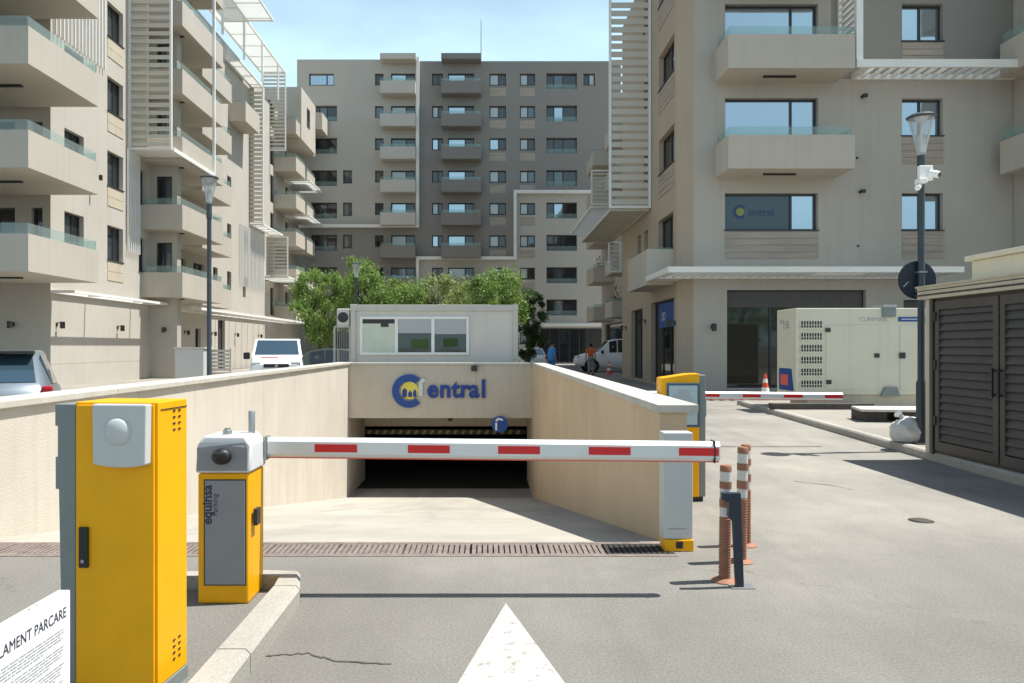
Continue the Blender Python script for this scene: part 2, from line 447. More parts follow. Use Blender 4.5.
def window(root, F, u0, u1, z0, z1, split=(.5,), mats=('glass_sky','glass_sky'), depth=.2, t=.06, sill=True, fm='window_frame', name='window', label=None, g=0):
    u0, u1 = min(u0,u1), max(u0,u1); z0, z1 = min(z0,z1), max(z0,z1)
    mb = MB(); d0, d1 = -depth-.05, -depth+.03
    F.box(mb, u0, u1, z1-t, z1, d0, d1); F.box(mb, u0, u1, z0, z0+t, d0, d1)
    F.box(mb, u0, u0+t, z0+t, z1-t, d0, d1); F.box(mb, u1-t, u1, z0+t, z1-t, d0, d1)
    W = u1-u0; cuts = [0]+list(split)+[1]
    for c in split: F.box(mb, u0+W*c-t*.6, u0+W*c+t*.6, z0+t, z1-t, d0, d1-.003)
    w = part(root, name, mb, fm, True)
    if label: w['label'] = label
    for i in range(len(cuts)-1):
        m = mats[i % len(mats)]
        a = u0+W*cuts[i]+(t if i == 0 else t*.6); b = u0+W*cuts[i+1]-(t if i == len(cuts)-2 else t*.6)
        pm = MB(); F.box(pm, a, b, z0+t, z1-t, -depth-.03, -depth-.01)
        part(w, 'pane', pm, m, True)
    if sill:
        sm = MB(); F.box(sm, u0-.03, u1+.03, z0-.035, z0-.002, -.05, .05); part(w, 'sill', sm, 'window_frame', True)
    return w
def panel(root, F, u0, u1, z0, z1, m='wood_panel', boards=3):
    mb = MB(); h = (z1-z0)/boards
    for k in range(boards): F.box(mb, u0, u1, z0+k*h+.008, z0+(k+1)*h-.008, -.02, .022)
    return part(root, 'cladding_panel', mb, m, True)
def balcony(root, x0, x1, y0, y1, zb, zt, side, m, glass=.3, under=None, gside=None, th=.13):
    """side: which edge touches the wall (E W N S); those not touching get a parapet"""
    mb = MB(); mb.box(x0, x1, y0, y1, zb, zb+.2)
    if 'W' not in side: mb.box(x0, x0+th, y0, y1, zb+.2, zt)
    if 'E' not in side: mb.box(x1-th, x1, y0, y1, zb+.2, zt)
    if 'S' not in side: mb.box(x0+(0 if 'W' in side else th), x1-(0 if 'E' in side else th), y0, y0+th, zb+.2, zt)
    if 'N' not in side: mb.box(x0+(0 if 'W' in side else th), x1-(0 if 'E' in side else th), y1-th, y1, zb+.2, zt)
    b = part(root, 'balcony', mb, m, True)
    if glass:
        g = MB(); o = th*.4
        if 'W' not in side: g.box(x0+o, x0+o+.02, y0+o+.03, y1-o-.03, zt+.003, zt+glass)
        if 'E' not in side: g.box(x1-o-.02, x1-o, y0+o+.03, y1-o-.03, zt+.003, zt+glass)
        if 'S' not in side: g.box(x0+o, x1-o, y0+o, y0+o+.02, zt+.003, zt+glass)
        if 'N' not in side: g.box(x0+o, x1-o, y1-o-.02, y1-o, zt+.003, zt+glass)
        part(b, 'glass_rail', g, 'rail_glass', True)
    if under:
        u = MB(); u.box(*under[:4], zb-.05, zb-.002); part(b, 'ceiling_lamp', u, 'black', True)
    return b
def hscreen(root, x0, x1, y, z0, z1, pitch=.27, sh=.14, m='slat_beige', fm='white_metal', solid=None, gaps=()):
    """frame in the X-Z plane filled with horizontal slats"""
    f = MB(); t = .09
    f.box(x0, x0+t, y-.05, y+.05, z0, z1); f.box(x1-t, x1, y-.05, y+.05, z0, z1)
    f.box(x0+t, x1-t, y-.05, y+.05, z0, z0+t); f.box(x0+t, x1-t, y-.05, y+.05, z1-t, z1)
    s = part(root, 'slat_screen', f, fm, True)
    b = MB(); z = z0+t+.05
    while z+sh < z1-t:
        b.box(x0+t, x1-t, y-.02, y+.02, z, z+sh); z += pitch
    part(s, 'slats', b, m, True)
    if solid:
        p = MB(); p.box(solid[0], solid[1], y+.03, y+.06, z0+t, z1-t); part(s, 'back_panel', p, 'cream_plain', True)
    return s
def hcanopy(root, x0, x1, y0, y1, z, t=.13, bars='x', pitch=.35, m='white_metal', infill=None, fr=.1):
    f = MB()
    f.box(x0, x1, y0, y0+fr, z, z+t); f.box(x0, x1, y1-fr, y1, z, z+t)
    f.box(x0, x0+fr, y0+fr, y1-fr, z, z+t); f.box(x1-fr, x1, y0+fr, y1-fr, z, z+t)
    c = part(root, 'canopy', f, m, True)
    b = MB()
    if bars == 'x':
        y = y0+fr+pitch*.6
        while y < y1-fr: b.box(x0+fr, x1-fr, y-.03, y+.03, z+.02, z+t-.02); y += pitch
    else:
        x = x0+fr+pitch*.6
        while x < x1-fr: b.box(x-.03, x+.03, y0+fr, y1-fr, z+.02, z+t-.02); x += pitch
    part(c, 'slats', b, m, True)
    if infill:
        q = MB(); q.box(x0+fr, x1-fr, y0+fr, y1-fr, z+t*.5, z+t*.5+.015); part(c, 'infill_panel', q, infill, True)
    return c
def wall_lamp(root, x, y, z, dx, dy):
    mb = MB(); mb.box(x-.04, x+.04, y-.04, y+.04, z-.07, z+.07)
    mb.beam((x, y, z+.05), (x+dx*.22, y+dy*.22, z+.08), .03)
    mb.box(x+dx*.22-.06, x+dx*.22+.06, y+dy*.22-.06, y+dy*.22+.06, z-.14, z+.1)
    return part(root, 'wall_lamp', mb, 'handle_dark', True)

# ------------------------------------------------------------------ ground, ramp, kerbs
BIG = 1500
RX0, RX1, RY0, RY1, RZ = -4.2, 1.42, 5.85, 22.6, -3.04
GY0 = 5.49
xs = [-BIG, -60, -20, RX0, RX1, 20, 60, BIG]; ys = [-BIG, -60, -5, GY0, RY1, 45, 110, BIG]
mb = MB()
for i in range(7):
    for j in range(7):
        if i == 3 and j == 3: continue
        mb.quad((xs[i],ys[j],0),(xs[i+1],ys[j],0),(xs[i+1],ys[j+1],0),(xs[i],ys[j+1],0))
solo('ground', mb, 'asphalt', 'grey dusty asphalt ground around the barrier and garage ramp', 'ground', kind='structure')
mb = MB()
n = 14
for k in range(n):
    def zz(y):
        t = (y-RY0)/(RY1-RY0); return RZ*(t*1.0)
    a = RY0+(RY1-RY0)*k/n; b = RY0+(RY1-RY0)*(k+1)/n
    mb.quad((RX0-.05,a,zz(a)),(RX1+.05,a,zz(a)),(RX1+.05,b,zz(b)),(RX0-.05,b,zz(b)))
mb.quad((RX0-.05,RY1,RZ),(RX1+.05,RY1,RZ),(RX1+.05,24.0,RZ),(RX0-.05,24.0,RZ))
solo('garage_ramp', mb, 'ramp_concrete', 'pale concrete ramp sloping down into the underground garage', 'ramp', kind='structure')

# drain
dr = thing('drain_grate', 'long rusty drain grate across the top of the garage ramp', 'drain', (-1.3, 5.67, 0))
mb = MB(); mb.box(RX0, RX1, GY0+.02, RY0, -.25, -.05); part(dr, 'channel', mb, 'timber', True)
mb = MB(); mb.box(RX0, RX1, GY0-.02, GY0+.035, -.12, .004); mb.box(RX0, RX1, RY0-.035, RY0+.015, -.12, .004)
part(dr, 'frame', mb, 'grate_rust', True)
np_ = 11; W = (RX1-RX0)/np_
for k in range(np_):
    mb = MB(); a = RX0+k*W+.006; b = a+W-.012
    mb.box(a, b, GY0+.037, GY0+.06, -.03, .002); mb.box(a, b, RY0-.06, RY0-.037, -.03, .002)
    x = a
    while x+.02 < b: mb.box(x, x+.031, GY0+.06, RY0-.06, -.03, .002); x += .042
    part(dr, 'grate_panel', mb, 'grate_dark' if k == np_-1 else 'grate_rust', True, label='blackened drain panel at the right end' if k == np_-1 else None)

# island with kerb (front left)
mb = MB(); mb.prism([(-2.4,-3),(-1.27,-3),(-1.27,4.62),(-2.4,4.62)], 0, .03)
solo('traffic_island', mb, 'asphalt', 'narrow asphalt island that carries the yellow cabinets', 'island', kind='structure')
mb = MB()
def kerbseg(pts_in, pts_out, h):
    """kerb with bevelled outer edge"""
    for k in range(len(pts_in)-1):
        (a, b), (c, d) = (pts_in[k], pts_in[k+1]), (pts_out[k], pts_out[k+1])
        A, B, C, D = Vector((*a,0)), Vector((*b,0)), Vector((*d,0)), Vector((*c,0))
        i = len(mb.v)
        bev = .025
        da = (D-A).normalized()*bev; db = (C-B).normalized()*bev
        for p, o in ((A, da), (B, db)):
            pass
        pts = [(A,0),(A,h),(D-da,h),(D,h-bev),(D,0)], [(B,0),(B,h),(C-db,h),(C,h-bev),(C,0)]
        for P in pts:
            for q, z in P: mb.v.append((q.x, q.y, z))
        for e in range(4): mb.f.append((i+e, i+e+1, i+5+e+1, i+5+e))
        mb.f.append((i+4,i+3,i+2,i+1,i)); mb.f.append((i+5,i+6,i+7,i+8,i+9))
yy = [-3,-2.02,-1.98+.0,-1.0,0,1.0,1.99,2.98,3.97]
for k in range(8):
    a, b = -3+k*.93, -3+(k+1)*.93-.008
    kerbseg([(-1.27,a),(-1.27,b)], [(-1.115,a),(-1.115,b)], .12)
kerbseg([(-1.27,4.44),(-1.29,4.62)], [(-1.115,4.44),(-1.19,4.74)], .12)
kerbseg([(-1.29,4.625),(-1.5,4.66)], [(-1.192,4.745),(-1.5,4.78)], .12)
kerbseg([(-1.505,4.66),(-2.4,4.66)], [(-1.505,4.78),(-2.4,4.78)], .11)
solo('island_kerb', mb, 'kerb_stone', 'pale concrete kerb around the island', 'kerb', kind='structure')

# right pavement and kerb
kp = [(6.74,19.6),(6.62,17.6),(6.28,12.9),(6.1,10.6),(5.97,8.2),(5.9,4),(5.9,-6)]
mb = MB()
mb.prism([(x+.15,y) for x,y in reversed(kp)] + [(6.9,19.75),(17,19.75),(17,-6)][::1], 0, .115)
# order: build explicitly counter-clockwise
mb = MB()
poly = [(x+.15,y) for x,y in kp[::-1]] + [(6.9,19.75),(17,19.75),(17,-6)]
mb.prism(poly[::-1], 0, .115)
solo('pavement', mb, 'sidewalk_paving', 'raised paved strip along the right side of the road', 'pavement', kind='structure')
mb = MB()
def subdiv(pts, step):
    out = [pts[0]]
    for (x0,y0),(x1,y1) in zip(pts, pts[1:]):
        L = math.hypot(x1-x0,y1-y0); n = max(1, round(L/step))
        for k in range(1,n+1): out.append((x0+(x1-x0)*k/n, y0+(y1-y0)*k/n))
    return out
sp = subdiv(kp, 1.0)
for (a, b) in zip(sp, sp[1:]):
    dx, dy = b[0]-a[0], b[1]-a[1]; L = math.hypot(dx,dy); g = .008/L
    a2 = (a[0]+dx*g, a[1]+dy*g)
    kerbseg([(a2[0]+.15,a2[1]),(b[0]+.15,b[1])], [a2, b], .12)
for k in range(10):
    a = 6.75+k*1.0
    kerbseg([(a,19.75),(a+.99,19.75)], [(a,19.9),(a+.99,19.9)], .12)
solo('pavement_kerb', mb, 'kerb_stone', 'pale kerb edging the right pavement', 'kerb', kind='structure')
mb = MB(); mb.prism([(4.9,22.7),(17,22.7),(17,23.7),(6.3,24.4),(6.3,35),(4.9,35)], 0, .16)
solo('shopfront_pavement', mb, 'sidewalk_paving', 'low pavement along the shopfronts', 'pavement', kind='structure')
mb = MB(); mb.box(-16,-9.8,18,66,0,.12)
solo('side_pavement', mb, 'sidewalk_paving', 'pavement along the left apartment block', 'pavement', kind='structure')

# arrow
mb = MB(); z = .004
mb.quad((.12,4.47,z),(-.29,2.72,z),(-.03,2.72,z),(.27,2.72,z),(.52,2.72,z)).quad((-.03,2.72,z),(-.03,.5,z),(.27,.5,z),(.27,2.72,z))
solo('road_arrow', mb, 'road_paint', 'large white arrow painted on the asphalt', 'road marking', kind='structure')
vc = thing('valve_cover', 'small dark metal cover in the sunlit asphalt of the right lane', 'manhole cover', (3.88, 6.6, 0))
mb = MB(); mb.lathe([(.085,.002),(.085,.008),(.07,.012)], 18); part(vc, 'lid', mb, 'timber'); mb = MB(); mb.lathe([(.105,.0015),(.10,.004)], 18, (0,0,0)); part(vc, 'ring', mb, 'handle_dark')
# crack in the asphalt
def crack(name, pts, w=.012):
    mb = MB(); P = []
    for (x0,y0),(x1,y1) in zip(pts, pts[1:]):
        for k in range(8):
            t = k/8; P.append((x0+(x1-x0)*t+random.uniform(-.006,.006), y0+(y1-y0)*t+random.uniform(-.012,.012)))
    for a, b in zip(P, P[1:]):
        ww = w*random.uniform(.4,1)
        mb.quad((a[0],a[1]-ww,.003),(b[0],b[1]-ww,.003),(b[0],b[1]+ww*.4,.003),(a[0],a[1]+ww*.4,.003))
    solo(name, mb, 'timber', 'thin dark crack in the asphalt', 'crack', kind='structure')
crack('road_crack', [(-1.1,3.72),(-.9,3.74),(-.75,3.66),(-.42,3.6)])
crack('road_crack', [(3.55,8.55),(3.85,8.3),(4.0,8.0)], .02)

# ------------------------------------------------------------------ retaining walls and garage portal
def rwall(label, x0, x1, y0, y1, capx0, capx1, m='ramp_wall'):
    t = thing('retaining_wall', label, 'wall', ((x0+x1)/2, y0, 0))
    mb = MB(); mb.box(x0, x1, y0, y1, -3.4, 1.015); part(t, 'wall', mb, m, True)
    y = y0-.05; k = 0
    while y < y1-.1:
        e = min(y+2.4, y1)
        c = MB(); c.box(capx0, capx1, y+(.004 if k else 0), e-.004, 1.017, 1.085); part(t, 'coping', c, 'cap_stone', True, bev=.008); y = e; k += 1
    return t
rwall('long cream retaining wall on the left side of the ramp, bright in the sun', -4.48, RX0, 3.6, 22.85, -4.56, RX0+.05)
rwall('shaded beige retaining wall on the right side of the ramp', RX1, 1.64, 6.04, 22.85, RX1-.04, 1.72, 'ramp_wall_shaded')
gp = thing('garage_portal', 'beige front wall of the garage entrance with dark opening', 'garage entrance', (-1.34, 22.6, RZ))
mb = MB(); mb.box(RX0+.001, RX1-.001, 22.6, 22.9, -.62, 1.0); part(gp, 'lintel_wall', mb, 'portal_wall', True)
mb = MB(); mb.box(RX0+.001-.02, RX1-.05, 22.55, 22.95, 1.002, 1.07); part(gp, 'coping', mb, 'cap_stone', True, bev=.008)
mb = MB(); mb.box(RX0-.3, RX0-.001, 22.86, 25.7, RZ, -.3); part(gp, 'side_wall', mb, 'portal_wall', True)
mb = MB(); mb.box(RX1+.001, RX1+.3, 22.86, 25.7, RZ, -.3); part(gp, 'side_wall', mb, 'portal_wall', True)
mb = MB(); mb.box(RX0-.3, RX1+.3, 22.9, 25.9, -.6, -.3); part(gp, 'ceiling', mb, 'portal_wall', True)
mb = MB(); mb.box(RX0-.001, RX1, 25.7, 25.9, -1.2, -.6); part(gp, 'inner_beam', mb, 'portal_wall', True)
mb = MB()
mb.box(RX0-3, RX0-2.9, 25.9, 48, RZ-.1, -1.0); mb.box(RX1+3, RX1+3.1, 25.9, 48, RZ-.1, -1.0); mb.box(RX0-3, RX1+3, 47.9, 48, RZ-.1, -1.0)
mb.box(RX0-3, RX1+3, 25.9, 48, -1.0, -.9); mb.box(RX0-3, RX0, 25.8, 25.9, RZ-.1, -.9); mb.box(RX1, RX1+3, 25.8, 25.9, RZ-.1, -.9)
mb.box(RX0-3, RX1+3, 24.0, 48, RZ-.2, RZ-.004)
part(gp, 'interior', mb, 'interior_shade', True)
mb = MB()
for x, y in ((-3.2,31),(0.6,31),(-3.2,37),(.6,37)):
    mb = MB(); mb.box(x-.2, x+.2, y-.2, y+.2, RZ, -1.0); part(gp, 'column', mb, 'interior_shade', True)
# striped height bar
hb = thing('height_bar', 'black and yellow striped height limit bar under the lintel', 'height bar', (-1.3, 25.55, -1.45))
mb = MB(); mb.box(RX0+.05, RX1-.05, 25.5, 25.56, -1.46, -1.30); part(hb, 'bar', mb, 'black', True)
mb = MB(); x = RX0+.1
while x < RX1-.3:
    mb.extr([(x,-1.45),(x+.10,-1.45),(x+.16,-1.31),(x+.06,-1.31)], lambda a, c: (a, 25.498, c), lambda a, c: (a, 25.492, c)); x += .27
part(hb, 'stripes', mb, 'old_yellow', True)
# round blue sign + lamp
rs = thing('round_sign', 'round blue sign with white arrow hanging under the garage lintel', 'sign', (.42, 22.95, -.62))
mb = MB(); mb.extr([(math.cos(t*math.pi/14)*.25, math.sin(t*math.pi/14)*.25) for t in range(28)], lambda a, c: (.42+a, 22.52, -.80+c), lambda a, c: (.42+a, 22.50, -.80+c))
part(rs, 'disc', mb, 'sign_blue', True)
mb = MB(); mb.box(.28,.34,22.49,22.498,-.98,-.75); mb.extr([(.31,-.72),(.4,-.66),(.52,-.70),(.5,-.63),(.36,-.60),(.28,-.68)], lambda a, c: (a,22.498,c), lambda a, c: (a,22.49,c))
part(rs, 'arrow', mb, 'paper', True)
mb = MB(); mb.beam((.42,22.53,-.6),(.42,22.53,-.7),.03); part(rs, 'bracket', mb, 'steel', True)
wl = thing('flood_light', 'small dark flood lamp high on the garage front wall', 'lamp', (-.36, 22.5, .95))
mb = MB(); mb.box(-.45,-.27,22.42,22.54,.82,.98); mb.beam((-.36,22.6,.98),(-.36,22.5,.96),.05); part(wl, 'housing', mb, 'handle_dark', True)
mb = MB(); mb.box(-.375,-.35,22.578,22.597,.2,.82); part(wl, 'conduit', mb, 'pale_text', True)
cd = thing('security_camera', 'small dark camera dome under the garage lintel', 'camera', (-1.1, 22.7, -.62))
mb = MB(); mb.lathe([(.05,-.1),(.08,-.06),(.08,0)], 12, (-1.1,22.75,-.625)); part(cd, 'dome', mb, 'black', True)
mb = MB(); mb.box(-1.2,-1.0,22.7,22.8,-.623,-.60); part(cd, 'base', mb, 'steel', True)

# lettering
ls = thing('letter_sign', 'blue raised lettering with round logo on the garage front wall', 'sign', (-1.3, 22.58, .2))
cx, cz, ro, ri = (409-486)/32.74, EYE-(391-347)/32.74, .51, .30
mb = MB(); N = 40; a0, a1 = R(48), R(312)
for k in range(N):
    t0, t1 = a0+(a1-a0)*k/N, a0+(a1-a0)*(k+1)/N
    q = [(cx+ro*math.cos(t0), cz+ro*math.sin(t0)), (cx+ro*math.cos(t1), cz+ro*math.sin(t1)), (cx+ri*math.cos(t1), cz+ri*math.sin(t1)), (cx+ri*math.cos(t0), cz+ri*math.sin(t0))]
    mb.extr(q, lambda a, c: (a, 22.597, c), lambda a, c: (a, 22.53, c))
part(ls, 'letter', mb, 'blue', True)
mb = MB(); mb.extr([(cx+.03+.265*math.cos(t*math.pi/16), cz+.02+.265*math.sin(t*math.pi/16)) for t in range(32)], lambda a, c: (a,22.597,c), lambda a, c: (a,22.56,c))
part(ls, 'logo_disc', mb, 'sun_yellow', True)
mb = MB()
for x, w, h in ((-.15,.14,.2),(.02,.12,.12),(.16,.1,.16)):
    mb.extr([(cx+x-w/2+.02,cz-.18),(cx+x+w/2+.02,cz-.18),(cx+x+w/2+.02,cz-.18+h),(cx+x+.02,cz-.1+h),(cx+x-w/2+.02,cz-.18+h)], lambda a, c: (a,22.558,c), lambda a, c: (a,22.548,c))
part(ls, 'logo_houses', mb, 'blue_text', True)
mb = MB(); mb.extr([(cx+.28,cz+.26),(cx+.44,cz+.40),(cx+.52,cz+.32),(cx+.40,cz+.24)], lambda a, c: (a,22.597,c), lambda a, c: (a,22.54,c)); mb.box(cx+.30,cx+.42,22.54,22.597,cz-.15,cz+.24)
part(ls, 'logo_tower', mb, 'pale_text', True)
xw = (427-486)/32.74+.0
for ch, w in (('e',.335),('n',.335),('t',.22),('r',.245),('a',.32),('l',.15)):
    text(ls, 'letter', ch, .76, 'blue_text', facing_y(xw, 22.57, EYE-(397-347)/32.74) @ Matrix.Identity(4), ext=.027, bold=.022, sx=.95).location = -Vector(ls.location)
    xw += w*1.13

# ------------------------------------------------------------------ container office
cb = thing('container_office', 'grey container cabin with three white framed windows above the garage entrance', 'site cabin', (-1.57, 24.5, 0))
X0, X1, Y0, Y1, T = -4.32, 1.02, 23.6, 26.0, 2.9
mb = MB(); mb.box(X0+.1, X1-.1, Y0+.06, Y1-.06, .1, T-.1); part(cb, 'wall', mb, 'container_panel', True)
mb = MB()
for x in (X0, X1-.16):
    for y in (Y0, Y1-.16): mb.box(x, x+.16, y, y+.16, 0, T)
mb.box(X0+.16, X1-.16, Y0, Y0+.12, T-.2, T); mb.box(X0+.16, X1-.16, Y1-.12, Y1, T-.2, T); mb.box(X0+.16, X1-.16, Y0, Y0+.12, 0, .18)
mb.box(X0, X0+.12, Y0+.16, Y1-.16, T-.2, T); mb.box(X1-.12, X1, Y0+.16, Y1-.16, T-.2, T); mb.box(X0+.1,X1-.1,Y0+.1,Y1-.1,T-.09,T-.03)
part(cb, 'frame', mb, 'container_frame', True, bev=.01)
for x in (X0-.01, X1-.17):
    mb = MB(); mb.box(x, x+.18, Y0-.015, Y0+.1, T-.17, T+.015); mb.box(x, x+.18, Y0-.015, Y0+.1, 1.15, 1.33); part(cb, 'corner_casting', mb, 'container_frame', True, bev=.01)
mb = MB()
for k in range(3): mb.box(X0+.16, X1-.16, Y0+.052, Y0+.062, .9+k*.6, .908+k*.6)
sc = 31.3
def bx_(x): return (x-486)/sc
def bz_(y): return EYE+(347-y)/sc
wx = [bx_(360), bx_(396.5), bx_(433), bx_(469)]; wz0, wz1 = bz_(355), bz_(316.5)
mb = MB(); t = .085; yf = Y0+.0
mb.box(wx[0], wx[3], yf, yf+.07, wz1-t, wz1); mb.box(wx[0], wx[3], yf, yf+.07, wz0, wz0+t)
for k, x in enumerate(wx): 
    a = x if k == 0 else (x-t if k == 3 else x-t*.6)
    mb.box(a, a+(t if k in (0,3) else t*1.2), yf, yf+.07, wz0+t, wz1-t)
wf = part(cb, 'window', mb, 'white_metal', True, bev=.006)
for k in range(3):
    a, b = wx[k]+.05, wx[k+1]-.05
    if k == 0:
        mb = MB(); mb.box(a, b, yf+.03, yf+.05, wz0+t, wz1-t-.14); part(wf, 'pane', mb, 'curtain_pale', True)
        mb = MB(); mb.box(a, b, yf+.03, yf+.05, wz1-t-.14, wz1-t); mb.box(b-.45,b-.2,yf+.025,yf+.03,wz1-t-.25,wz1-t-.1); part(wf, 'blind_box', mb, 'handle_dark', True)
    else:
        zb = wz0+t+(wz1-wz0-2*t)*(.58 if k == 1 else .55)
        mb = MB(); mb.box(a, b, yf+.03, yf+.05, wz0+t, zb); part(wf, 'pane', mb, 'glass_booth', True)
        mb = MB(); mb.box(a, b, yf+.028, yf+.05, zb, wz1-t); part(wf, 'blind', mb, 'blind', True)
        mb = MB(); mb.box(a+.42, b-.1, yf+.024, yf+.028, wz0+t+.12, wz0+t+.42); 
        if k == 2: mb = MB(); mb.box(a+.28, b-.3, yf+.024, yf+.028, wz0+t+.18, wz0+t+.45)
        part(wf, 'far_window', mb, 'leaf_dark', True)
# AC cage on the left
ac = thing('ac_cage', 'wire cage holding an air conditioner on the left of the cabin', 'air conditioner', (-4.55, 23.9, 0))
mb = MB()
for x in (-4.86,-4.36):
    for y in (23.7, 24.3): mb.box(x-.02, x+.02, y-.02, y+.02, 0, 2.2)
for z in (.95,2.2): mb.box(-4.86,-4.36,23.68,23.72,z-.02,z+.02); mb.box(-4.86,-4.36,24.28,24.32,z-.02,z+.02)
for k in range(8): mb.box(-4.82+k*.06,-4.81+k*.06,23.69,23.70,.95,2.2)
part(ac, 'cage', mb, 'container_frame', True)
mb = MB(); mb.box(-4.8,-4.42,23.78,24.2,1.5,2.05); part(ac, 'unit', mb, 'handle_dark', True)
mb = MB(); mb.box(-4.78,-4.38,23.7,24.1,2.22,2.78); part(ac, 'outdoor_unit', mb, 'container_panel', True, bev=.02)
mb = MB(); mb.extr([(-4.58+.17*math.cos(t*math.pi/8), 2.5+.17*math.sin(t*math.pi/8)) for t in range(16)], lambda a,c:(a,23.698,c), lambda a,c:(a,23.69,c)); part(ac, 'fan_grille', mb, 'handle_dark', True)

# ------------------------------------------------------------------ yellow ticket machine, big (left)
bc = thing('ticket_machine', 'tall yellow cabinet with black door handle and pale lamp box, nearest on the left', 'parking machine', (-1.405, 3.17, .0), R(-6))
W, D, H = .377, .245, 1.312
mb = MB(); mb.box(-W, 0, 0, D, .09, H); body = part(bc, 'body', mb, 'yellow', bev=.004)
mb = MB(); mb.box(-W-.005, .004, -.004, D+.004, 0, .088); part(bc, 'base', mb, 'grey_plate', bev=.003)
mb = MB(); mb.box(-W+.012, -.012, -.012, -.001, .10, H-.012); dd = part(bc, 'door', mb, 'yellow', bev=.003)
mb = MB(); mb.box(-W+.03, -W+.072, -.026, -.013, .60, .775); part(dd, 'handle', mb, 'black', bev=.004)
mb = MB(); mb.lathe([(.008,0),(.008,.004)], 12); mb.v = [(-W+.051+x, -.027-z, .63+y) for x,y,z in mb.v]; part(dd, 'lock', mb, 'steel')
mb = MB()
pts = [(-W,0),(-W-.08,0),(-W-.08,.72),(-W-.062,.72),(-W-.062,.98),(-W-.085,.98)]
prof = [(-W-.001,0),(-W-.001,H-.01),(-W-.096,H-.01),(-W-.096,H-.105),(-W-.084,H-.105),(-W-.084,H-.24),(-W-.094,H-.24),(-W-.094,H-.38),(-W-.079,H-.38),(-W-.06,0)]
mb.extr(prof, lambda a,c:(a,.0,c), lambda a,c:(a,.22,c)); part(bc, 'fascia', mb, 'grey_plate', bev=.003)
mb = MB(); zt = H-.005; zb = H-.26
cols = 10; fr = []
for k in range(cols+1):
    x = -W+.115+k*(.243)/cols; sag = .012*(1-((k/cols-.5)*2)**2); fr.append((x, zb-sag+ (.0)))
poly = [( -W+.115, zt)] + [(x+ (.004 if k<2 else (-.004 if k>cols-2 else 0)), z) for k,(x,z) in enumerate(fr)] + [(-W+.115+.243, zt)]
mb.extr(poly, lambda a,c:(a,-.013,c), lambda a,c:(a,-.06,c)); lb = part(bc, 'lamp_box', mb, 'grey_light', bev=.006)
mb = MB()
seg = 28; rr = .058; cxx, czz = -W+.233, H-.12
rings = []
for j,(r_, d_) in enumerate(((rr,.0),(rr*.97,.006),(rr*.8,.012),(rr*.45,.018),(.001,.02))):
    rings.append([(cxx+r_*math.cos(2*math.pi*k/seg), -.0605-d_, czz+r_*math.sin(2*math.pi*k/seg)) for k in range(seg)])
for r_ in rings: mb.v += r_
for j in range(4):
    for k in range(seg): l=(k+1)%seg; mb.f.append((j*seg+k, j*seg+l, (j+1)*seg+l, (j+1)*seg+k))
part(lb, 'dome', mb, 'grey_light', smooth=60)
mb = MB()
for z0 in (H-.13, .16):
    for i in range(2):
        for j in range(4):
            y_, z_ = .13+i*.045, z0+j*.028
            mb.extr([(y_+.011*math.cos(t*math.pi/5), z_+.005*math.sin(t*math.pi/5)) for t in range(10)], lambda a,c:(.0005,a,c), lambda a,c:(.003,a,c))
part(bc, 'vent_holes', mb, 'handle_dark')
mb = MB(); mb.box(.0005,.003,.02,.24,H-.035,H-.031); part(bc, 'lid_seam', mb, 'handle_dark')

# ------------------------------------------------------------------ barrier in front
bar = thing('parking_barrier', 'near yellow barrier with grey head, long white arm closed across the ramp lane', 'barrier', (-1.405, 4.38, .06))
W, D = .302, .30
mb = MB(); mb.box(-W, 0, 0, D, -.03, .742); part(bar, 'body', mb, 'yellow', bev=.012)
mb = MB(); prof = [(-W-.012,.745),(.012,.745),(.012,.905),(-.03,.962),(-W+.03,.962),(-W-.012,.905)]
mb.extr(prof, lambda a,c:(a,-.012+(.0 if c<.9 else .03),c), lambda a,c:(a,D+.012-(.0 if c<.9 else .03),c)); hd = part(bar, 'head', mb, 'head_grey', bev=.014, smooth=30)
mb = MB(); mb.extr([(-W+.002,.76),(-.004,.76),(-.004,.895),(-.02,.925),(-W+.018,.925),(-W+.002,.895)], lambda a,c:(a,-.013,c) if c<.9 else (a,-.002,c), lambda a,c:(a,-.016,c) if c<.9 else (a,-.006,c)); part(hd, 'head_front_shade', mb, 'door_grey')  # thin grey plate: shade on the head front put into colour
mb = MB(); mb.box(-W+.045, -.02, -.006, -.001, .085, .70); dr_ = part(bar, 'door', mb, 'door_grey', bev=.003)
mb = MB(); mb.box(-W+.038, -.013, -.003, -.0005, .078, .707); part(bar, 'door_gap', mb, 'timber')
mb = MB(); mb.box(-.05,-.04,-.01,-.006,.37,.385); part(dr_, 'lock', mb, 'steel')
M = Matrix.Translation((-W+.085,-.0062,.44)) @ Euler((R(90),0,0)).to_matrix().to_4x4() @ Euler((0,0,R(90))).to_matrix().to_4x4()
text(dr_, 'lettering', 'equinsa', .078, 'ink', M, ext=.0008, bold=.002)
M = Matrix.Translation((-W+.12,-.0062,.49)) @ Euler((R(90),0,0)).to_matrix().to_4x4() @ Euler((0,0,R(90))).to_matrix().to_4x4()
text(dr_, 'lettering', 'Parking', .045, 'ink', M, ext=.0008)
mb = MB()
for j,(r_, d_) in enumerate(((.057,.0),(.055,.02),(.045,.036),(.025,.046),(.001,.05))):
    for k in range(20): mb.v.append((-W/2+r_*math.cos(2*math.pi*k/20), -.0165-d_, .845+r_*math.sin(2*math.pi*k/20)*.85))
for j in range(4):
    for k in range(20): l=(k+1)%20; mb.f.append((j*20+k, j*20+l, (j+1)*20+l, (j+1)*20+k))
part(hd, 'knob', mb, 'black', smooth=60)
mb = MB(); mb.box(-W/2-.04, -W/2+.04, -.065,-.018,.845,.875); part(hd, 'knob_cap', mb, 'handle_dark', bev=.01)
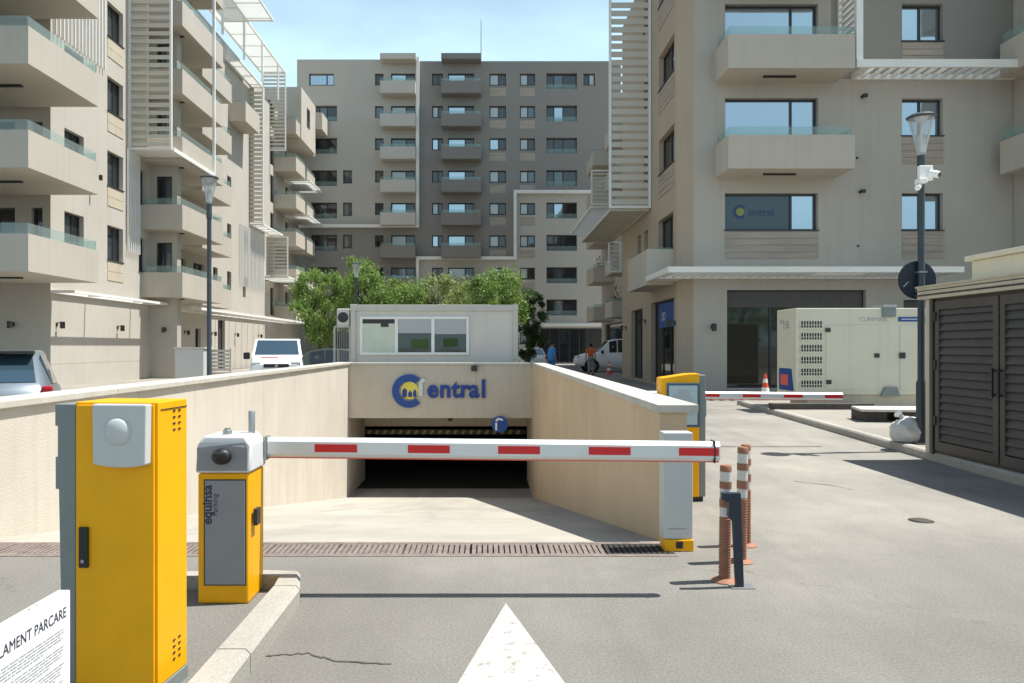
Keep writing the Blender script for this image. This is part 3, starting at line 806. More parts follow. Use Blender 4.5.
mb = MB(); mb.lathe([(.028,.96),(.028,.985),(.018,.99),(.018,1.0)], 14, (-.16,.1,0)); part(hd, 'beacon', mb, 'steel', smooth=40)
mb = MB(); mb.lathe([(.02,.955),(.02,1.09),(.017,1.095)], 14, (-.045,.2,0)); part(hd, 'antenna', mb, 'steel', smooth=40)
mb = MB(); mb.box(.012,.035,.05,.12,.42,.52); part(bar, 'sensor', mb, 'handle_dark', bev=.003)
mb = MB(); mb.box(.013,.03,.25,.33,.78,.93); mb.box(-.02,.013,.24,.32,.8,.9); part(bar, 'arm_flange', mb, 'steel', bev=.004)
# arm: octagonal tube
def arm(root, x0, x1, y, z0, z1, h, dep, name='arm', reds=(), strip=True):
    mb = MB(); b = h*.28; c = dep*.35
    def prof(x, z):
        return [(x,y-dep/2,z-h/2+b*.7),(x,y-dep/2+c,z-h/2),(x,y+dep/2-c,z-h/2),(x,y+dep/2,z-h/2+b*.7),(x,y+dep/2,z+h/2-b*.7),(x,y+dep/2-c,z+h/2),(x,y-dep/2+c,z+h/2),(x,y-dep/2,z+h/2-b*.7)]
    nseg = 16
    sag = lambda t: z0+(z1-z0)*t - .012*math.sin(math.pi*t)*0
    for k in range(nseg+1): mb.v += prof(x0+(x1-x0)*k/nseg, sag(k/nseg))
    for k in range(nseg):
        for j in range(8): l=(j+1)%8; mb.f.append((k*8+j, k*8+l, (k+1)*8+l, (k+1)*8+j))
    mb.f.append(tuple(range(7,-1,-1))); mb.f.append(tuple(nseg*8+j for j in range(8)))
    a = part(root, name, mb, 'arm_white', smooth=25)
    for r0, r1 in reds:
        r = MB()
        for s in (-1, 1):
            yb = y+s*(dep/2+.0005); yo = y+s*(dep/2+.003)
            A, B = sag((r0-x0)/(x1-x0)), sag((r1-x0)/(x1-x0)); q = h*.20
            i = len(r.v)
            r.v += [(r0,yb,A-q),(r1,yb,B-q),(r1,yb,B+q),(r0,yb,A+q),(r0,yo,A-q),(r1,yo,B-q),(r1,yo,B+q),(r0,yo,A+q)]
            r.f += [tuple(i+k for k in f) for f in ((0,1,2,3),(7,6,5,4),(0,4,5,1),(1,5,6,2),(2,6,7,3),(3,7,4,0))]
        part(a, 'red_block', r, 'red')
    if strip:
        r = MB(); i = 0
        r.v += [(x0,y-.012,z0-h/2-.007),(x1,y-.012,z1-h/2-.007),(x1,y-.012,z1-h/2-.0005),(x0,y-.012,z0-h/2-.0005),(x0,y+.012,z0-h/2-.007),(x1,y+.012,z1-h/2-.007),(x1,y+.012,z1-h/2-.0005),(x0,y+.012,z0-h/2-.0005)]
        r.f += [(0,1,2,3),(7,6,5,4),(0,4,5,1),(1,5,6,2),(2,6,7,3),(3,7,4,0)]
        part(a, 'rubber_strip', r, 'red_strip')
    return a
DA = 4.67; fs = 740/DA
lx = lambda px: (px-486)/fs + 1.405
reds = [(lx(316),lx(358)),(lx(408.5),lx(450)),(lx(498),lx(539.5)),(lx(588),lx(629.5)),(lx(677.5),lx(717))]
zA, zB = EYE-(446.8-347)/fs-.06, EYE-(451.3-347)/fs-.06
ar = arm(bar, lx(269), lx(718.5), DA-4.38, zA, zB, .124, .07, reds=reds)
mb = MB(); xr = lx(713); mb.box(xr-.004, xr+.004, DA-4.38-.04, DA-4.38+.04, zB-.069, zB+.069); part(ar, 'clamp_ring', mb, 'black')
mb = MB(); mb.box(lx(267)-.012, lx(269), DA-4.38-.037, DA-4.38+.037, zA-.066, zA+.066); part(ar, 'end_cap', mb, 'grey_plate')

# second barrier far right
b2 = thing('parking_barrier', 'far barrier behind the ramp wall with its white arm across the right lane', 'barrier', (2.0, 11.4, 0))
mb = MB(); mb.box(-.16,.16,0,.3,0,.74); part(b2, 'body', mb, 'yellow', bev=.012)
mb = MB(); mb.box(-.17,.17,-.01,.31,.742,.90); part(b2, 'head', mb, 'head_grey', bev=.03)
f2 = 740/11.55; l2 = lambda px: (px-486)/f2-2.0
a2 = arm(b2, .172, l2(842), .15, EYE-(394.5-347)/f2, EYE-(396.5-347)/f2, .115, .06, reds=[(l2(a),l2(b)) for a,b in ((660,678),(701,719),(742,760),(783,802),(824,842))])

# grey post of the entry side
pp = thing('barrier_rest_cabinet', 'slim grey cabinet on a yellow foot at the end of the right ramp wall', 'cabinet', (1.46, 5.62, 0))
mb = MB(); mb.box(-.112,.112,0,.14,.09,.90); g = part(pp, 'body', mb, 'grey_light', bev=.008)
mb = MB(); mb.box(-.095,.095,-.004,-.0005,.11,.88); 
mb = MB(); mb.box(-.105,.115,-.015,.15,0,.088); ft = part(pp, 'foot', mb, 'yellow', bev=.006)
mb = MB(); mb.box(-.02,.03,-.022,-.0155,.025,.075); part(ft, 'latch', mb, 'black')
text(g, 'lettering', 'automatic systems', .018, 'ink_grey', facing_y(-.075,-.0015,.165), ext=.0006)

# yellow ticket machine far side
tm = thing('ticket_machine', 'yellow machine with blue framed notice beyond the right ramp wall', 'parking machine', (1.75, 7.4, .05))
mb = MB(); prof = [(0,.0),(.385,.0),(.385,1.235),(.28,1.232),(.0,1.19)]
mb.extr(prof, lambda a,c:(a,0,c), lambda a,c:(a,.2,c)); b_ = part(tm, 'body', mb, 'yellow', bev=.008)
mb = MB(); mb.box(.387,.45,.01,.18,.0,1.22); mb.box(.45,.465,.03,.12,.8,.98); part(tm, 'fascia', mb, 'grey_plate', bev=.008)
mb = MB(); mb.box(.055,.378,-.018,-.001,.70,1.14); nf = part(tm, 'notice_frame', mb, 'sign_frame', bev=.004, label='blue frame around a notice')
mb = MB(); mb.box(.075,.358,-.022,-.0185,.725,1.115); pn = part(nf, 'notice', mb, 'notice_grey')
mb = MB()
for k in range(12):
    mb.box(.11+(.05 if k<2 else 0),.33-(.05 if k<2 else random.uniform(0,.05)),-.0235,-.0222,1.06-k*.022,1.067-k*.022)
part(nf, 'print', mb, 'ink_grey')
mb = MB(); mb.box(.36,.43,.03,.2,-.05,-.001); mb.box(.03,.1,.03,.2,-.05,-.001); part(tm, 'foot', mb, 'black')

# ------------------------------------------------------------------ notice board, front left
nb = thing('notice_board', 'white notice board with printed rules standing at the lower left edge', 'notice board', (-1.37, 2.2, 0))
sg = MB(); sg.box(-.04,0,-1.0,.24,-0.0+.05,.75); bd = part(nb, 'panel', sg, 'paper', bev=.004)
mb = MB()
for y in (-.9,.15): mb.box(-.03,-.01,y-.02,y+.02,0,.05)
part(nb, 'foot', mb, 'steel')
Mx = lambda y, z: Matrix.Translation((.0008,y,z)) @ Euler((0,0,R(90))).to_matrix().to_4x4() @ Euler((R(90),0,0)).to_matrix().to_4x4()
text(bd, 'lettering', 'REGULAMENT PARCARE', .047, 'ink', Mx(.215,.672), ext=.0005, align='RIGHT', bold=0, sx=.86)
lines = MB(); random.seed(3)
z = .635; k = 0
while z > .1:
    e = .2 - (random.uniform(0,.3) if k % 5 == 4 else random.uniform(0,.02)); y = -.60
    while y < e:
        w = random.uniform(.012,.045); lines.box(.0004,.0012,y,min(y+w,e),z,z+.0042); y += w+.005
    z -= .0095 if k % 5 != 4 else .017; k += 1
part(bd, 'print', lines, 'ink_grey')
mb = MB()
for y in (.05,.09,-.12,-.3): mb.box(-.025,-.015,y-.004,y+.004,.7502,.752)
part(bd, 'screws', mb, 'steel')

# ------------------------------------------------------------------ bollards
def bollard(label, x, y, h, tilt=0):
    t = thing('flexible_bollard', label, 'bollard', (x, y, 0), 0, 'ribbed bollards beside the barrier'); t.rotation_euler = (0, R(tilt), random.uniform(0,1)*0)
    r = .035
    bands = [(0,.56,'bollard_brown'),(.56,.64,'bollard_white'),(.64,.71,'bollard_brown'),(.71,.80,'bollard_white'),(.80,.86,'bollard_brown'),(.86,.945,'bollard_white'),(.945,1,'bollard_brown')]
    zs = 0.02
    for a, b, m in bands:
        pr = []; z = a*h+.02 if a == 0 else a*h; e = b*h-.001
        if m == 'bollard_brown' and a == 0:
            while z < e-.02: pr += [(r,z),(r,z+.008),(r*1.14,z+.010),(r*1.14,z+.015),(r,z+.017)]; z += .019
            pr.append((r,e))
        elif b == 1: pr = [(r*1.08,z),(r*1.08,e-.012),(r*.9,e),(.001,e)]
        else:
            k = 1.05 if m == 'bollard_white' else 1.12
            pr = [(r*k,z),(r*k,e)]
        mb = MB(); mb.lathe(pr, 20); part(t, 'white_band' if m == 'bollard_white' else ('post' if a == 0 else ('cap' if b == 1 else 'brown_band')), mb, m, smooth=35)
    mb = MB(); mb.lathe([(.085,0),(.085,.006),(.07,.015),(.05,.022),(.045,.025)], 24); part(t, 'base', mb, 'bollard_brown', smooth=40)
    return t
bollard('ribbed brown and white bollard nearest the black post', 1.58, 4.90, .77, .6)
bollard('tallest ribbed brown and white bollard, middle of the three', 1.84, 5.34, .83, 1.0)
bollard('ribbed brown and white bollard farthest back, mostly hidden', 2.03, 5.78, .79, 0)
bp_ = thing('barrier_rest_post', 'short black post with hooked head in front of the bollards', 'post', (1.625, 4.78, 0))
mb = MB(); mb.extr([(-.012,0),(.036,0),(.015,.61),(-.105,.61),(-.105,.565),(-.06,.55),(-.065,.46),(-.04,.43),(-.034,.43)], lambda a,c:(a,-.02,c), lambda a,c:(a,.02,c)); part(bp_, 'post', mb, 'navy', bev=.003)
mb = MB(); mb.box(-.05,.10,-.05,.05,0,.006); part(bp_, 'base_plate', mb, 'steel')

# ------------------------------------------------------------------ street lamps
def lamp(label, x, y, z, H, group='street lamps with cone heads', extra=False):
    t = thing('street_lamp', label, 'street lamp', (x,y,z), 0, group)
    mb = MB(); mb.lathe([(.07,0),(.07,.9),(.05,.95),(.047,H-.95),(.06,H-.93),(.055,H-.62)], 14); part(t, 'pole', mb, 'pole_grey', smooth=30)
    mb = MB(); mb.box(-.15,.15,-.15,.15,0,.02); part(t, 'base_plate', mb, 'pole_grey')
    mb = MB(); mb.lathe([(.05,H-.62),(.075,H-.5),(.175,H-.07),(.17,H-.06)], 20); part(t, 'diffuser', mb, 'clear_plastic', smooth=30)
    mb = MB(); mb.lathe([(.055,H-.58),(.05,H-.35),(.03,H-.3)], 12); mb.lathe([(.06,H-.12),(.1,H-.06)],12)
    for a in (0,2.09,4.19): mb.beam((.05*math.cos(a),.05*math.sin(a),H-.58),(.16*math.cos(a),.16*math.sin(a),H-.07),.02)
    part(t, 'bracket', mb, 'lamp_lens')
    mb = MB(); mb.lathe([(.20,H-.06),(.205,H-.045),(.15,H-.01),(.06,H)], 24); part(t, 'lamp_cover', mb, 'pole_grey', smooth=30)
    return t
lamp('grey street lamp standing behind the left ramp wall', -6.06, 16.2, 0, 5.3)
lamp('small street lamp rising behind the container cabin', -5.3, 30.2, 0, 5.0)
rl = lamp('dark street lamp beside the louvred shed carrying cameras and a round sign', 6.47, 11.0, .115, 4.9)
t = thing('round_sign', 'round traffic sign seen from its dark back on the right lamp post', 'sign', (6.47, 11.0, 2.45))
def disc(cx_, cz_, r_, y0, y1, n=32): 
    m_ = MB(); m_.extr([(cx_+r_*math.cos(2*math.pi*k/n), cz_+r_*math.sin(2*math.pi*k/n)) for k in range(n)], lambda a,c:(a,y1,c), lambda a,c:(a,y0,c)); return m_
mb = disc(-.03, .10, .285, .052, .062); part(t, 'disc', mb, 'navy')
mb = MB(); mb.box(-.06,.06,-.055,.051,.2,.225); mb.box(-.06,.06,-.055,.051,-.07,-.045); part(t, 'clamp', mb, 'steel')
mb = MB(); mb.beam((-.24,.05,.0),(-.17,.05,.07),.03,.004); part(t, 'sticker', mb, 'paper')
t = thing('security_camera', 'white camera box clamped to the right lamp post below its head', 'camera', (6.47, 11.0, 3.9))
mb = MB(); mb.box(-.10,.10,-.13,-.06,.10,.32); mb.box(-.14,-.02,-.2,-.06,.05,.12); b = part(t, 'housing', mb, 'paper', bev=.01)
mb = MB(); mb.tube([(.05,-.13,.2),(.13,-.22,.16)], [.055,.05], 14); part(t, 'camera_barrel', mb, 'paper', smooth=40)
mb = MB(); mb.tube([(-.1,-.1,.02),(-.17,-.2,-.03)], [.045,.04], 12); part(t, 'camera_barrel', mb, 'paper', smooth=40)
mb = MB(); mb.tube([(.132,-.224,.159),(.136,-.23,.157)], [.035,.035], 12); part(t, 'lens', mb, 'black')
# sack
bm = bmesh.new(); bmesh.ops.create_icosphere(bm, subdivisions=4, radius=1)
from mathutils import noise as MN
for v in bm.verts:
    d = MN.noise(v.co*1.6)*.25 + abs(MN.noise(v.co*3.5))*.16 + abs(MN.noise(v.co*8))*.07
    v.co = Vector((v.co.x*.22, v.co.y*.18, v.co.z*.21))*(1+d)
    if v.co.z < -.15: v.co.z = -.15+(v.co.z+.15)*.2
me = bpy.data.meshes.new('rubble_sack'); bm.to_mesh(me); bm.free()
o = bpy.data.objects.new('rubble_sack', me); link(o); o.location = (6.33, 11.12, .285); finish(o, 'sack', 50)
tag(o, 'crumpled white sack on the kerb against the lamp post', 'sack')
mb = MB(); nk = []
for k in range(14):
    a = 2*math.pi*k/14; nk.append(a)
mb.tube([(-.05,0,.15),(-.07,-.01,.20),(-.10,-.02,.23),(-.16,-.03,.27)], [.10,.035,.03,.065], 9); part(o, 'tied_neck', mb, 'sack', off=(0,0,0))

# ------------------------------------------------------------------ generator
G0, G1, GY, GT, GB = 7.33, 10.7, 17.5, 2.47, .42
ge = thing('generator', 'cream diesel generator cabinet with vents standing on the pavement', 'generator', ((G0+G1)/2, GY, .115))
fg = 740/GY; gx = lambda px: (px-486)/fg; gz = lambda py: EYE+(347-py)/fg
mb = MB(); mb.extr([(G0,GB),(G1,GB),(G1,GT),(G0,GT)], lambda a,c:(a,GY,c), lambda a,c:(a,GY+1.14,c)); gb = part(ge, 'housing', mb, 'generator_cream', True, bev=.015)
mb = MB(); mb.box(G0+.3,G1,GY+.06,GY+1.08,.13,GB-.002); part(ge, 'skid', mb, 'fascia_beige', True, bev=.01)
for k in range(6):
    z = gz(325+k*11.9); vx0, vx1 = gx(800.5), gx(822)
    mb = MB(); mb.box(vx0, vx1, GY-.006, GY-.001, z-.09, z+.09); v_ = part(ge, 'vent', mb, 'black', True)
    b = MB()
    for i in range(9): xx = vx0+(vx1-vx0)*i/8; b.box(xx-.009,xx+.009,GY-.022,GY-.0065,z-.09,z+.09)
    b.box(vx0-.012,vx1+.012,GY-.026,GY-.0222,z-.105,z-.065); b.box(vx0-.012,vx1+.012,GY-.025,GY-.0222,z-.005,z+.008)
    part(v_, 'vent_grid', b, 'generator_cream', True)
for a, b in ((825,880),(899,934)):
    mb = MB(); mb.box(gx(a)+.02, gx(b)-.02, GY-.014, GY-.001, gz(390)+.01, gz(325)+.0); d = part(ge, 'door', mb, 'generator_cream', True, bev=.006)
    h = MB()
    if a == 825:
        for px, py in ((827,330),(828,382),(876,355.5)): h.box(gx(px)-.05,gx(px)+.07,GY-.04,GY-.0145,gz(py)-.05,gz(py)+.05)
    else: h.box(gx(901)-.05,gx(901)+.09,GY-.04,GY-.0145,gz(355.5)-.07,gz(355.5)+.07)
    part(d, 'handle', h, 'handle_dark', True, bev=.008)
mb = MB(); mb.box(gx(882),gx(895),GY-.08,GY+.5,GT+.003,GT+.07); part(ge, 'lifting_lug', mb, 'steel', True, bev=.01)
mb = MB(); mb.box(gx(882),gx(895),GY-.05,GY-.001,gz(317),GT+.0); part(ge, 'lifting_plate', mb, 'grey_plate', True)
mb = MB(); mb.extr([(gx(880),gz(396)),(gx(899),gz(396)),(gx(896),gz(387)),(gx(884),gz(387))], lambda a,c:(a,GY-.001,c), lambda a,c:(a,GY-.06,c)); part(ge, 'foot_plate', mb, 'grey_plate', True)
mb = MB(); mb.extr([(GY+1.0,.5),(GY+.12,.5),(GY+.25,1.03),(GY+1.0,1.03)], lambda a,c:(G0-.001,a,c), lambda a,c:(G0-.004,a,c)); dc = part(ge, 'decal', mb, 'blue', True)
mb = MB(); mb.box(G0-.0055,G0-.0042,GY+.45,GY+.9,.62,.88); part(dc, 'decal_mark', mb, 'red_strip', True)
GM = lambda y, z: Matrix.Translation((G0-.003,y,z)) @ Euler((0,0,R(-90))).to_matrix().to_4x4() @ Euler((R(90),0,0)).to_matrix().to_4x4()
mb = MB(); mb.box(gx(898),gx(929),GY-.019,GY-.0145,gz(321.5),gz(317)); dc = part(ge, 'name_strip', mb, 'blue', True)
mb = MB(); mb.box(gx(901),gx(926),GY-.021,GY-.0195,gz(319.6),gz(318.8)); part(dc, 'name_line', mb, 'pale_text', True)
off = -Vector(ge.location)
text(ge, 'lettering', 'APD', .16, 'ink_grey', GM(GY+1.0, 2.12), ext=.001).location = off
text(ge, 'lettering', '158', .26, 'ink_grey', GM(GY+.78, 2.0), ext=.001, bold=.003).location = off
text(ge, 'lettering', 'CUMMINS', .15, 'ink_grey', facing_y(gx(859), GY-.003, gz(321.5)), ext=.001).location = off
mb = MB(); mb.box(gx(777)-.3,gx(862),GY-.55,GY-.25,.115,.25); solo('timber_beam', mb, 'timber', 'dark timber beam lying on the pavement before the generator', 'beam', bev=.01, loc=(8,GY-.4,.115))
cs = thing('hatch_slab', 'pale concrete slab on dark blocks beside the generator', 'slab', (7.9, 14.4, .115))
mb = MB(); mb.prism([(-.75,-.3),(.6,-.45),(.75,.45),(-.55,.5)], .2, .25); part(cs, 'slab', mb, 'concrete_slab', bev=.01)
mb = MB(); mb.box(-.6,-.2,-.2,.4,0,.198); mb.box(.05,.6,-.3,.3,0,.198); part(cs, 'block', mb, 'timber', bev=.01)

# ------------------------------------------------------------------ cones
def cone(label, x, y, z, h):
    t = thing('traffic_cone', label, 'traffic cone', (x,y,z), 0, 'traffic cones')
    r0, r1 = .15*h/.75, .03*h/.75
    f = lambda q: r0+(r1-r0)*q
    for a, b, m, nm in ((.04,.3,'cone_orange','body'),(.3,.5,'paper','white_band'),(.5,.68,'cone_orange','body'),(.68,.82,'paper','white_band'),(.82,1,'cone_orange','body')):
        mb = MB(); mb.lathe([(f(a),a*h),(f(b),b*h)], 18); part(t, nm, mb, m, smooth=30)
    mb = MB(); mb.box(-r0*1.3,r0*1.3,-r0*1.3,r0*1.3,0,.04*h); part(t, 'base', mb, 'cone_orange', bev=.01)
cone('orange and white cone in front of the dark shop window', 8.0, 21.2, 0, .78)
cone('orange and white cone beside the person in orange', 6.9, 41.5, 0, .75)

# ------------------------------------------------------------------ louvred shed
SX = 6.05
sh = thing('louvre_shed', 'dark brown metal shed with louvred double doors on the right', 'shed', (SX+.9, 8, .1))
mb = MB(); mb.box(SX+.05, SX+2.0, 2.0, 10.03, .1, 2.2); part(sh, 'body', mb, 'louvre_brown', True)
mb = MB(); mb.box(SX-.0, SX+2.02, 10.032, 10.10, .1, 2.2); part(sh, 'end_wall', mb, 'louvre_brown', True)
mb = MB(); mb.box(SX+.02, SX+.14, 10.102, 10.22, .1, 2.2); part(sh, 'corner_post', mb, 'fascia_beige', True)
y = 9.98; n = 0
while y > 3:
    y1, y0 = y, y-1.24
    f = MB(); t = .09
    f.box(SX-.0, SX+.045, y0, y0+t, .16, 2.16); f.box(SX-.0, SX+.045, y1-t, y1-.01, .16, 2.16); f.box(SX-.0,SX+.045,y0+t,y1-t,.16,.28); f.box(SX-.0,SX+.045,y0+t,y1-t,2.05,2.16)
    d = part(sh, 'door', f, 'louvre_brown', True)
    l = MB(); z = .30; 
    while z < 2.02:
        i = len(l.v)
        l.v += [(SX+.005,y0+t,z),(SX+.005,y1-t,z),(SX+.04,y1-t,z+.095),(SX+.04,y0+t,z+.095),(SX+.011,y0+t,z-.004),(SX+.011,y1-t,z-.004),(SX+.046,y1-t,z+.09),(SX+.046,y0+t,z+.09)]
        l.f += [tuple(i+k for k in q) for q in ((0,1,2,3),(7,6,5,4),(0,4,5,1),(3,2,6,7),(0,3,7,4),(1,5,6,2))]
        z += .105
    part(d, 'louvres', l, 'louvre_brown', True)
    h = MB(); hy = y0+.045 if n % 2 == 0 else y1-.045
    h.box(SX-.05,SX-.03,hy-.012,hy+.012,.95,1.3); h.box(SX-.03,SX,hy-.01,hy+.01,.97,.99); h.box(SX-.03,SX,hy-.01,hy+.01,1.26,1.28)
    part(d, 'handle', h, 'black', True)
    hy = y1-.02 if n % 2 == 0 else y0+.02
    for z in (.5,1.25,1.9):
        h = MB(); h.box(SX-.02,SX,hy-.02,hy+.02,z,z+.12); part(d, 'hinge', h, 'handle_dark', True)
    y -= 1.26; n += 1
mb = MB(); mb.box(SX-.06, SX+2.1, 1.9, 10.28, 2.205, 2.36); mb.box(SX-.08,SX+2.12,1.88,10.30,2.361,2.385)
rf = part(sh, 'roof', mb, 'fascia_beige', True)
mb = MB(); mb.box(SX-.065,SX-.0605,1.9,10.32,2.245,2.268); mb.box(SX-.065,SX-.0605,1.9,10.32,2.31,2.322); part(rf, 'fascia_groove', mb, 'timber', True)
ru = thing('roof_box', 'cream box with dark stain on top of the louvred shed', 'roof box', (SX+1.2, 9, 2.46))
mb = MB(); mb.box(SX+.58, SX+2.0, 4.0, 10.1, 2.387, 2.72); part(ru, 'box', mb, 'generator_cream', True, bev=.01)
mb = MB(); mb.box(SX+.52, SX+2.05, 3.9, 10.17, 2.722, 2.79); part(ru, 'lid', mb, 'generator_cream', True, bev=.01)
vp = thing('vent_pipe', 'small dark vent cap on the roof box at the right edge', 'vent', (SX+.98, 9.45, 2.8))
mb = MB(); mb.lathe([(.03,0),(.03,.2)], 12); part(vp, 'pipe', mb, 'steel'); mb = MB(); mb.lathe([(.09,.2),(.09,.225)], 14); part(vp, 'cap', mb, 'black')

# ------------------------------------------------------------------ right building
rb = thing('apartment_building', 'beige corner apartment block with shopfronts on the right', 'building', (11, 28, 0))
YF = 23.6; HB = 16.2; fa = 740/YF
ax = lambda px: (px-486)/fa; az = lambda py: EYE+(347-py)/fa
FA = Face((0,YF,0),(1,0,0),(0,-1,0))
c1 = (ax(725), ax(818)); c2 = (ax(902), ax(943)); wh = []
hol = [(ax(727),ax(866),.24,3.37),(ax(903.5),ax(985),.24,3.05), (c1[0],c1[1],5.28,6.46)]
for k in range(3): hol.append((c1[0],c1[1],7.1+3.02*k,9.49+3.0*k))
for k in range(4): hol.append((c2[0],c2[1],5.28+3.02*k,6.46+3.02*k))
mb = MB(); FA.wall(mb, 6.62, 16.8, 0, 10.1, hol); FA.wall(mb, 6.62, 11.0, 10.1, HB, hol); part(rb, 'wall', mb, 'taupe', True)
mb = MB(); FA.wall(mb, 11.0, 16.8, 10.1, HB, hol); part(rb, 'wall', mb, 'taupe_dark', True, label='dark grey upper wall')
XB = 6.26
FB = Face((XB,0,0),(0,1,0),(-1,0,0))
hB = [(24.65,28.1,.24,3.2),(29.6,31.9,.24,3.1),(24.75,26.9,3.95,6.1),(28.6,29.3,4.9,6.1),(29.9,30.6,4.9,6.1)] + [(24.6,26.8,7.75+3.02*k-.0,9.0+3.02*k) for k in range(3)] + [(28.6,29.3,7.9+3.02*k,9.1+3.02*k) for k in range(3)]
mb = MB(); FB.wall(mb, 24.3, 34, 0, HB, hB)
mb.quad((XB,24.3,0),(6.62,23.6,0),(6.62,23.6,HB),(XB,24.3,HB)); mb.quad((XB,34,0),(16.8,34,0),(16.8,34,HB),(XB,34,HB))
mb.quad((XB,24.3,HB),(6.62,23.6,HB),(16.8,23.6,HB),(16.8,34,HB),(XB,34,HB)); mb.quad((16.8,23.6,0),(16.8,34,0),(16.8,34,HB),(16.8,23.6,HB))
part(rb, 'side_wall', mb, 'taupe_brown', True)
# plinth
mb = MB(); mb.box(6.75, ax(727)-.02, YF-.03, YF-.002, 0, .75); part(rb, 'plinth', mb, 'taupe', True)
mb = MB(); mb.box(ax(866)+.02, ax(903)-.02, YF-.03, YF-.002, 0, .75); part(rb, 'plinth', mb, 'taupe', True)
# shopfront glazing
def shop(u0, u1, z0, z1, F, splits, m='glass_shop', top=.55):
    w = window(rb, F, u0, u1, z0, z1, splits, (m,), depth=.2, t=.05, sill=False, name='shop_window')
    if top:
        mb = MB(); F.box(mb, u0+.05, u1-.05, z1-top, z1-.05, -.2, -.155); part(w, 'top_panel', mb, 'louvre_brown' if F is FA else 'taupe_dark', True)
    return w
shop(ax(727), ax(866), .24, 3.37, FA, (.325,.66))
shop(ax(903.5), ax(985), .24, 3.05, FA, (.5,))
sw = shop(24.65, 28.1, .24, 3.2, FB, (.33,.66), top=0)
shop(29.6, 31.9, .24, 3.1, FB, (.5,), top=0)
mb = MB(); FB.box(mb, 24.75, 27.3, 2.25, 3.12, -.16, -.12); bs = part(sw, 'shop_sign', mb, 'sign_blue', True, label='dark blue sign panel in the top of the shopfront')
Mb = Matrix.Translation((XB+.118, 26.9, 2.5)) @ Euler((0,0,R(-90))).to_matrix().to_4x4() @ Euler((R(90),0,0)).to_matrix().to_4x4()
text(bs, 'lettering', 'ZO', .42, 'pale_text', Mb, ext=.004).location = -Vector(rb.location)
# windows
w = window(rb, FA, c1[0], c1[1], 5.28, 6.46, (.73,), ('glass_film','glass_sky'), label='wide window with round logo and lettering on the glass')
cxx = c1[0]+.55; czz = 5.28+.62
mb = MB()
for k in range(24):
    t0, t1 = R(40)+R(280)*k/24, R(40)+R(280)*(k+1)/24
    q = [(cxx+.22*math.cos(t0), czz+.22*math.sin(t0)),(cxx+.22*math.cos(t1), czz+.22*math.sin(t1)),(cxx+.13*math.cos(t1), czz+.13*math.sin(t1)),(cxx+.13*math.cos(t0), czz+.13*math.sin(t0))]
    mb.extr(q, lambda a,c:(a,YF+.205,c), lambda a,c:(a,YF+.2,c))
part(w, 'window_logo', mb, 'logo_dull_blue', True)
mb = MB(); mb.extr([(cxx+.13*math.cos(t*.3926), czz+.13*math.sin(t*.3926)) for t in range(16)], lambda a,c:(a,YF+.207,c), lambda a,c:(a,YF+.203,c)); part(w, 'window_logo', mb, 'logo_dull_yellow', True)
text(w, 'lettering', 'entral', .36, 'logo_dull_blue', facing_y(cxx+.25, YF+.203, czz-.13), ext=.001).location = -Vector(rb.location)
panel(rb, FA, c1[0], c1[1], 4.36, 5.22, boards=4)
for k in range(3):
    z0, z1 = 7.1+3.02*k, 9.49+3.0*k
    window(rb, FA, c1[0], c1[1], z0, z1, (.73,), ('glass_sky','glass_sky'), sill=False, name='balcony_door')
for k in range(4):
    window(rb, FA, c2[0], c2[1], 5.28+3.02*k, 6.46+3.02*k, (.5,), ('glass_sky','glass_sky'))
    panel(rb, FA, c2[0], c2[1], 4.36+3.02*k, 5.22+3.02*k, boards=4)
for a, b, c, d in hB[2:]:
    window(rb, FB, a, b, c, d, (.5,) if b-a > 1 else (), ('glass_mid','glass_dark'))
for k in range(3): panel(rb, FB, 24.6, 26.8, 6.9+3.02*k, 7.7+3.02*k, boards=4)
# balconies
bx0, bx1, by = 7.3, 11.12, 22.3
for k in range(3): balcony(rb, bx0, bx1, by, YF, 6.93+3.03*k, 7.95+3.03*k, 'N', 'balcony_taupe', .26, (8.6,9.6,22.9,23.0))
balcony(rb, 5.35, XB, 24.6, 27.9, 3.62, 4.8, 'E', 'balcony_taupe', .06)
# canopies
c = hcanopy(rb, ax(857)-.2+.0, 16.8, 22.4, YF, 10.06, .16, bars='y', pitch=.32)
mb = MB(); mb.box(11.2,16.8,22.33,22.395,10.0,10.24); part(c, 'fascia', mb, 'shelter_white', True)
mb = MB(); mb.box(11.2,11.40,22.36,22.52,10.245,HB); mb.box(11.2,11.3,YF-.1,YF-.002,10.22,HB); fsn = part(rb, 'fin_frame', mb, 'white_metal', True)
mb = MB(); z = 10.4
while z < HB: mb.box(11.22,11.28,22.52,YF-.1,z,z+.06); z += .2
part(fsn, 'slats', mb, 'white_metal', True)
ca = hcanopy(rb, 5.3, 13.9, 21.5, YF, 3.72, .17, bars='y', pitch=.3, m='shelter_white', fr=.14)
mb = MB(); mb.box(5.3,XB,YF,24.58,3.72,3.89); part(rb, 'canopy', mb, 'shelter_white', True)
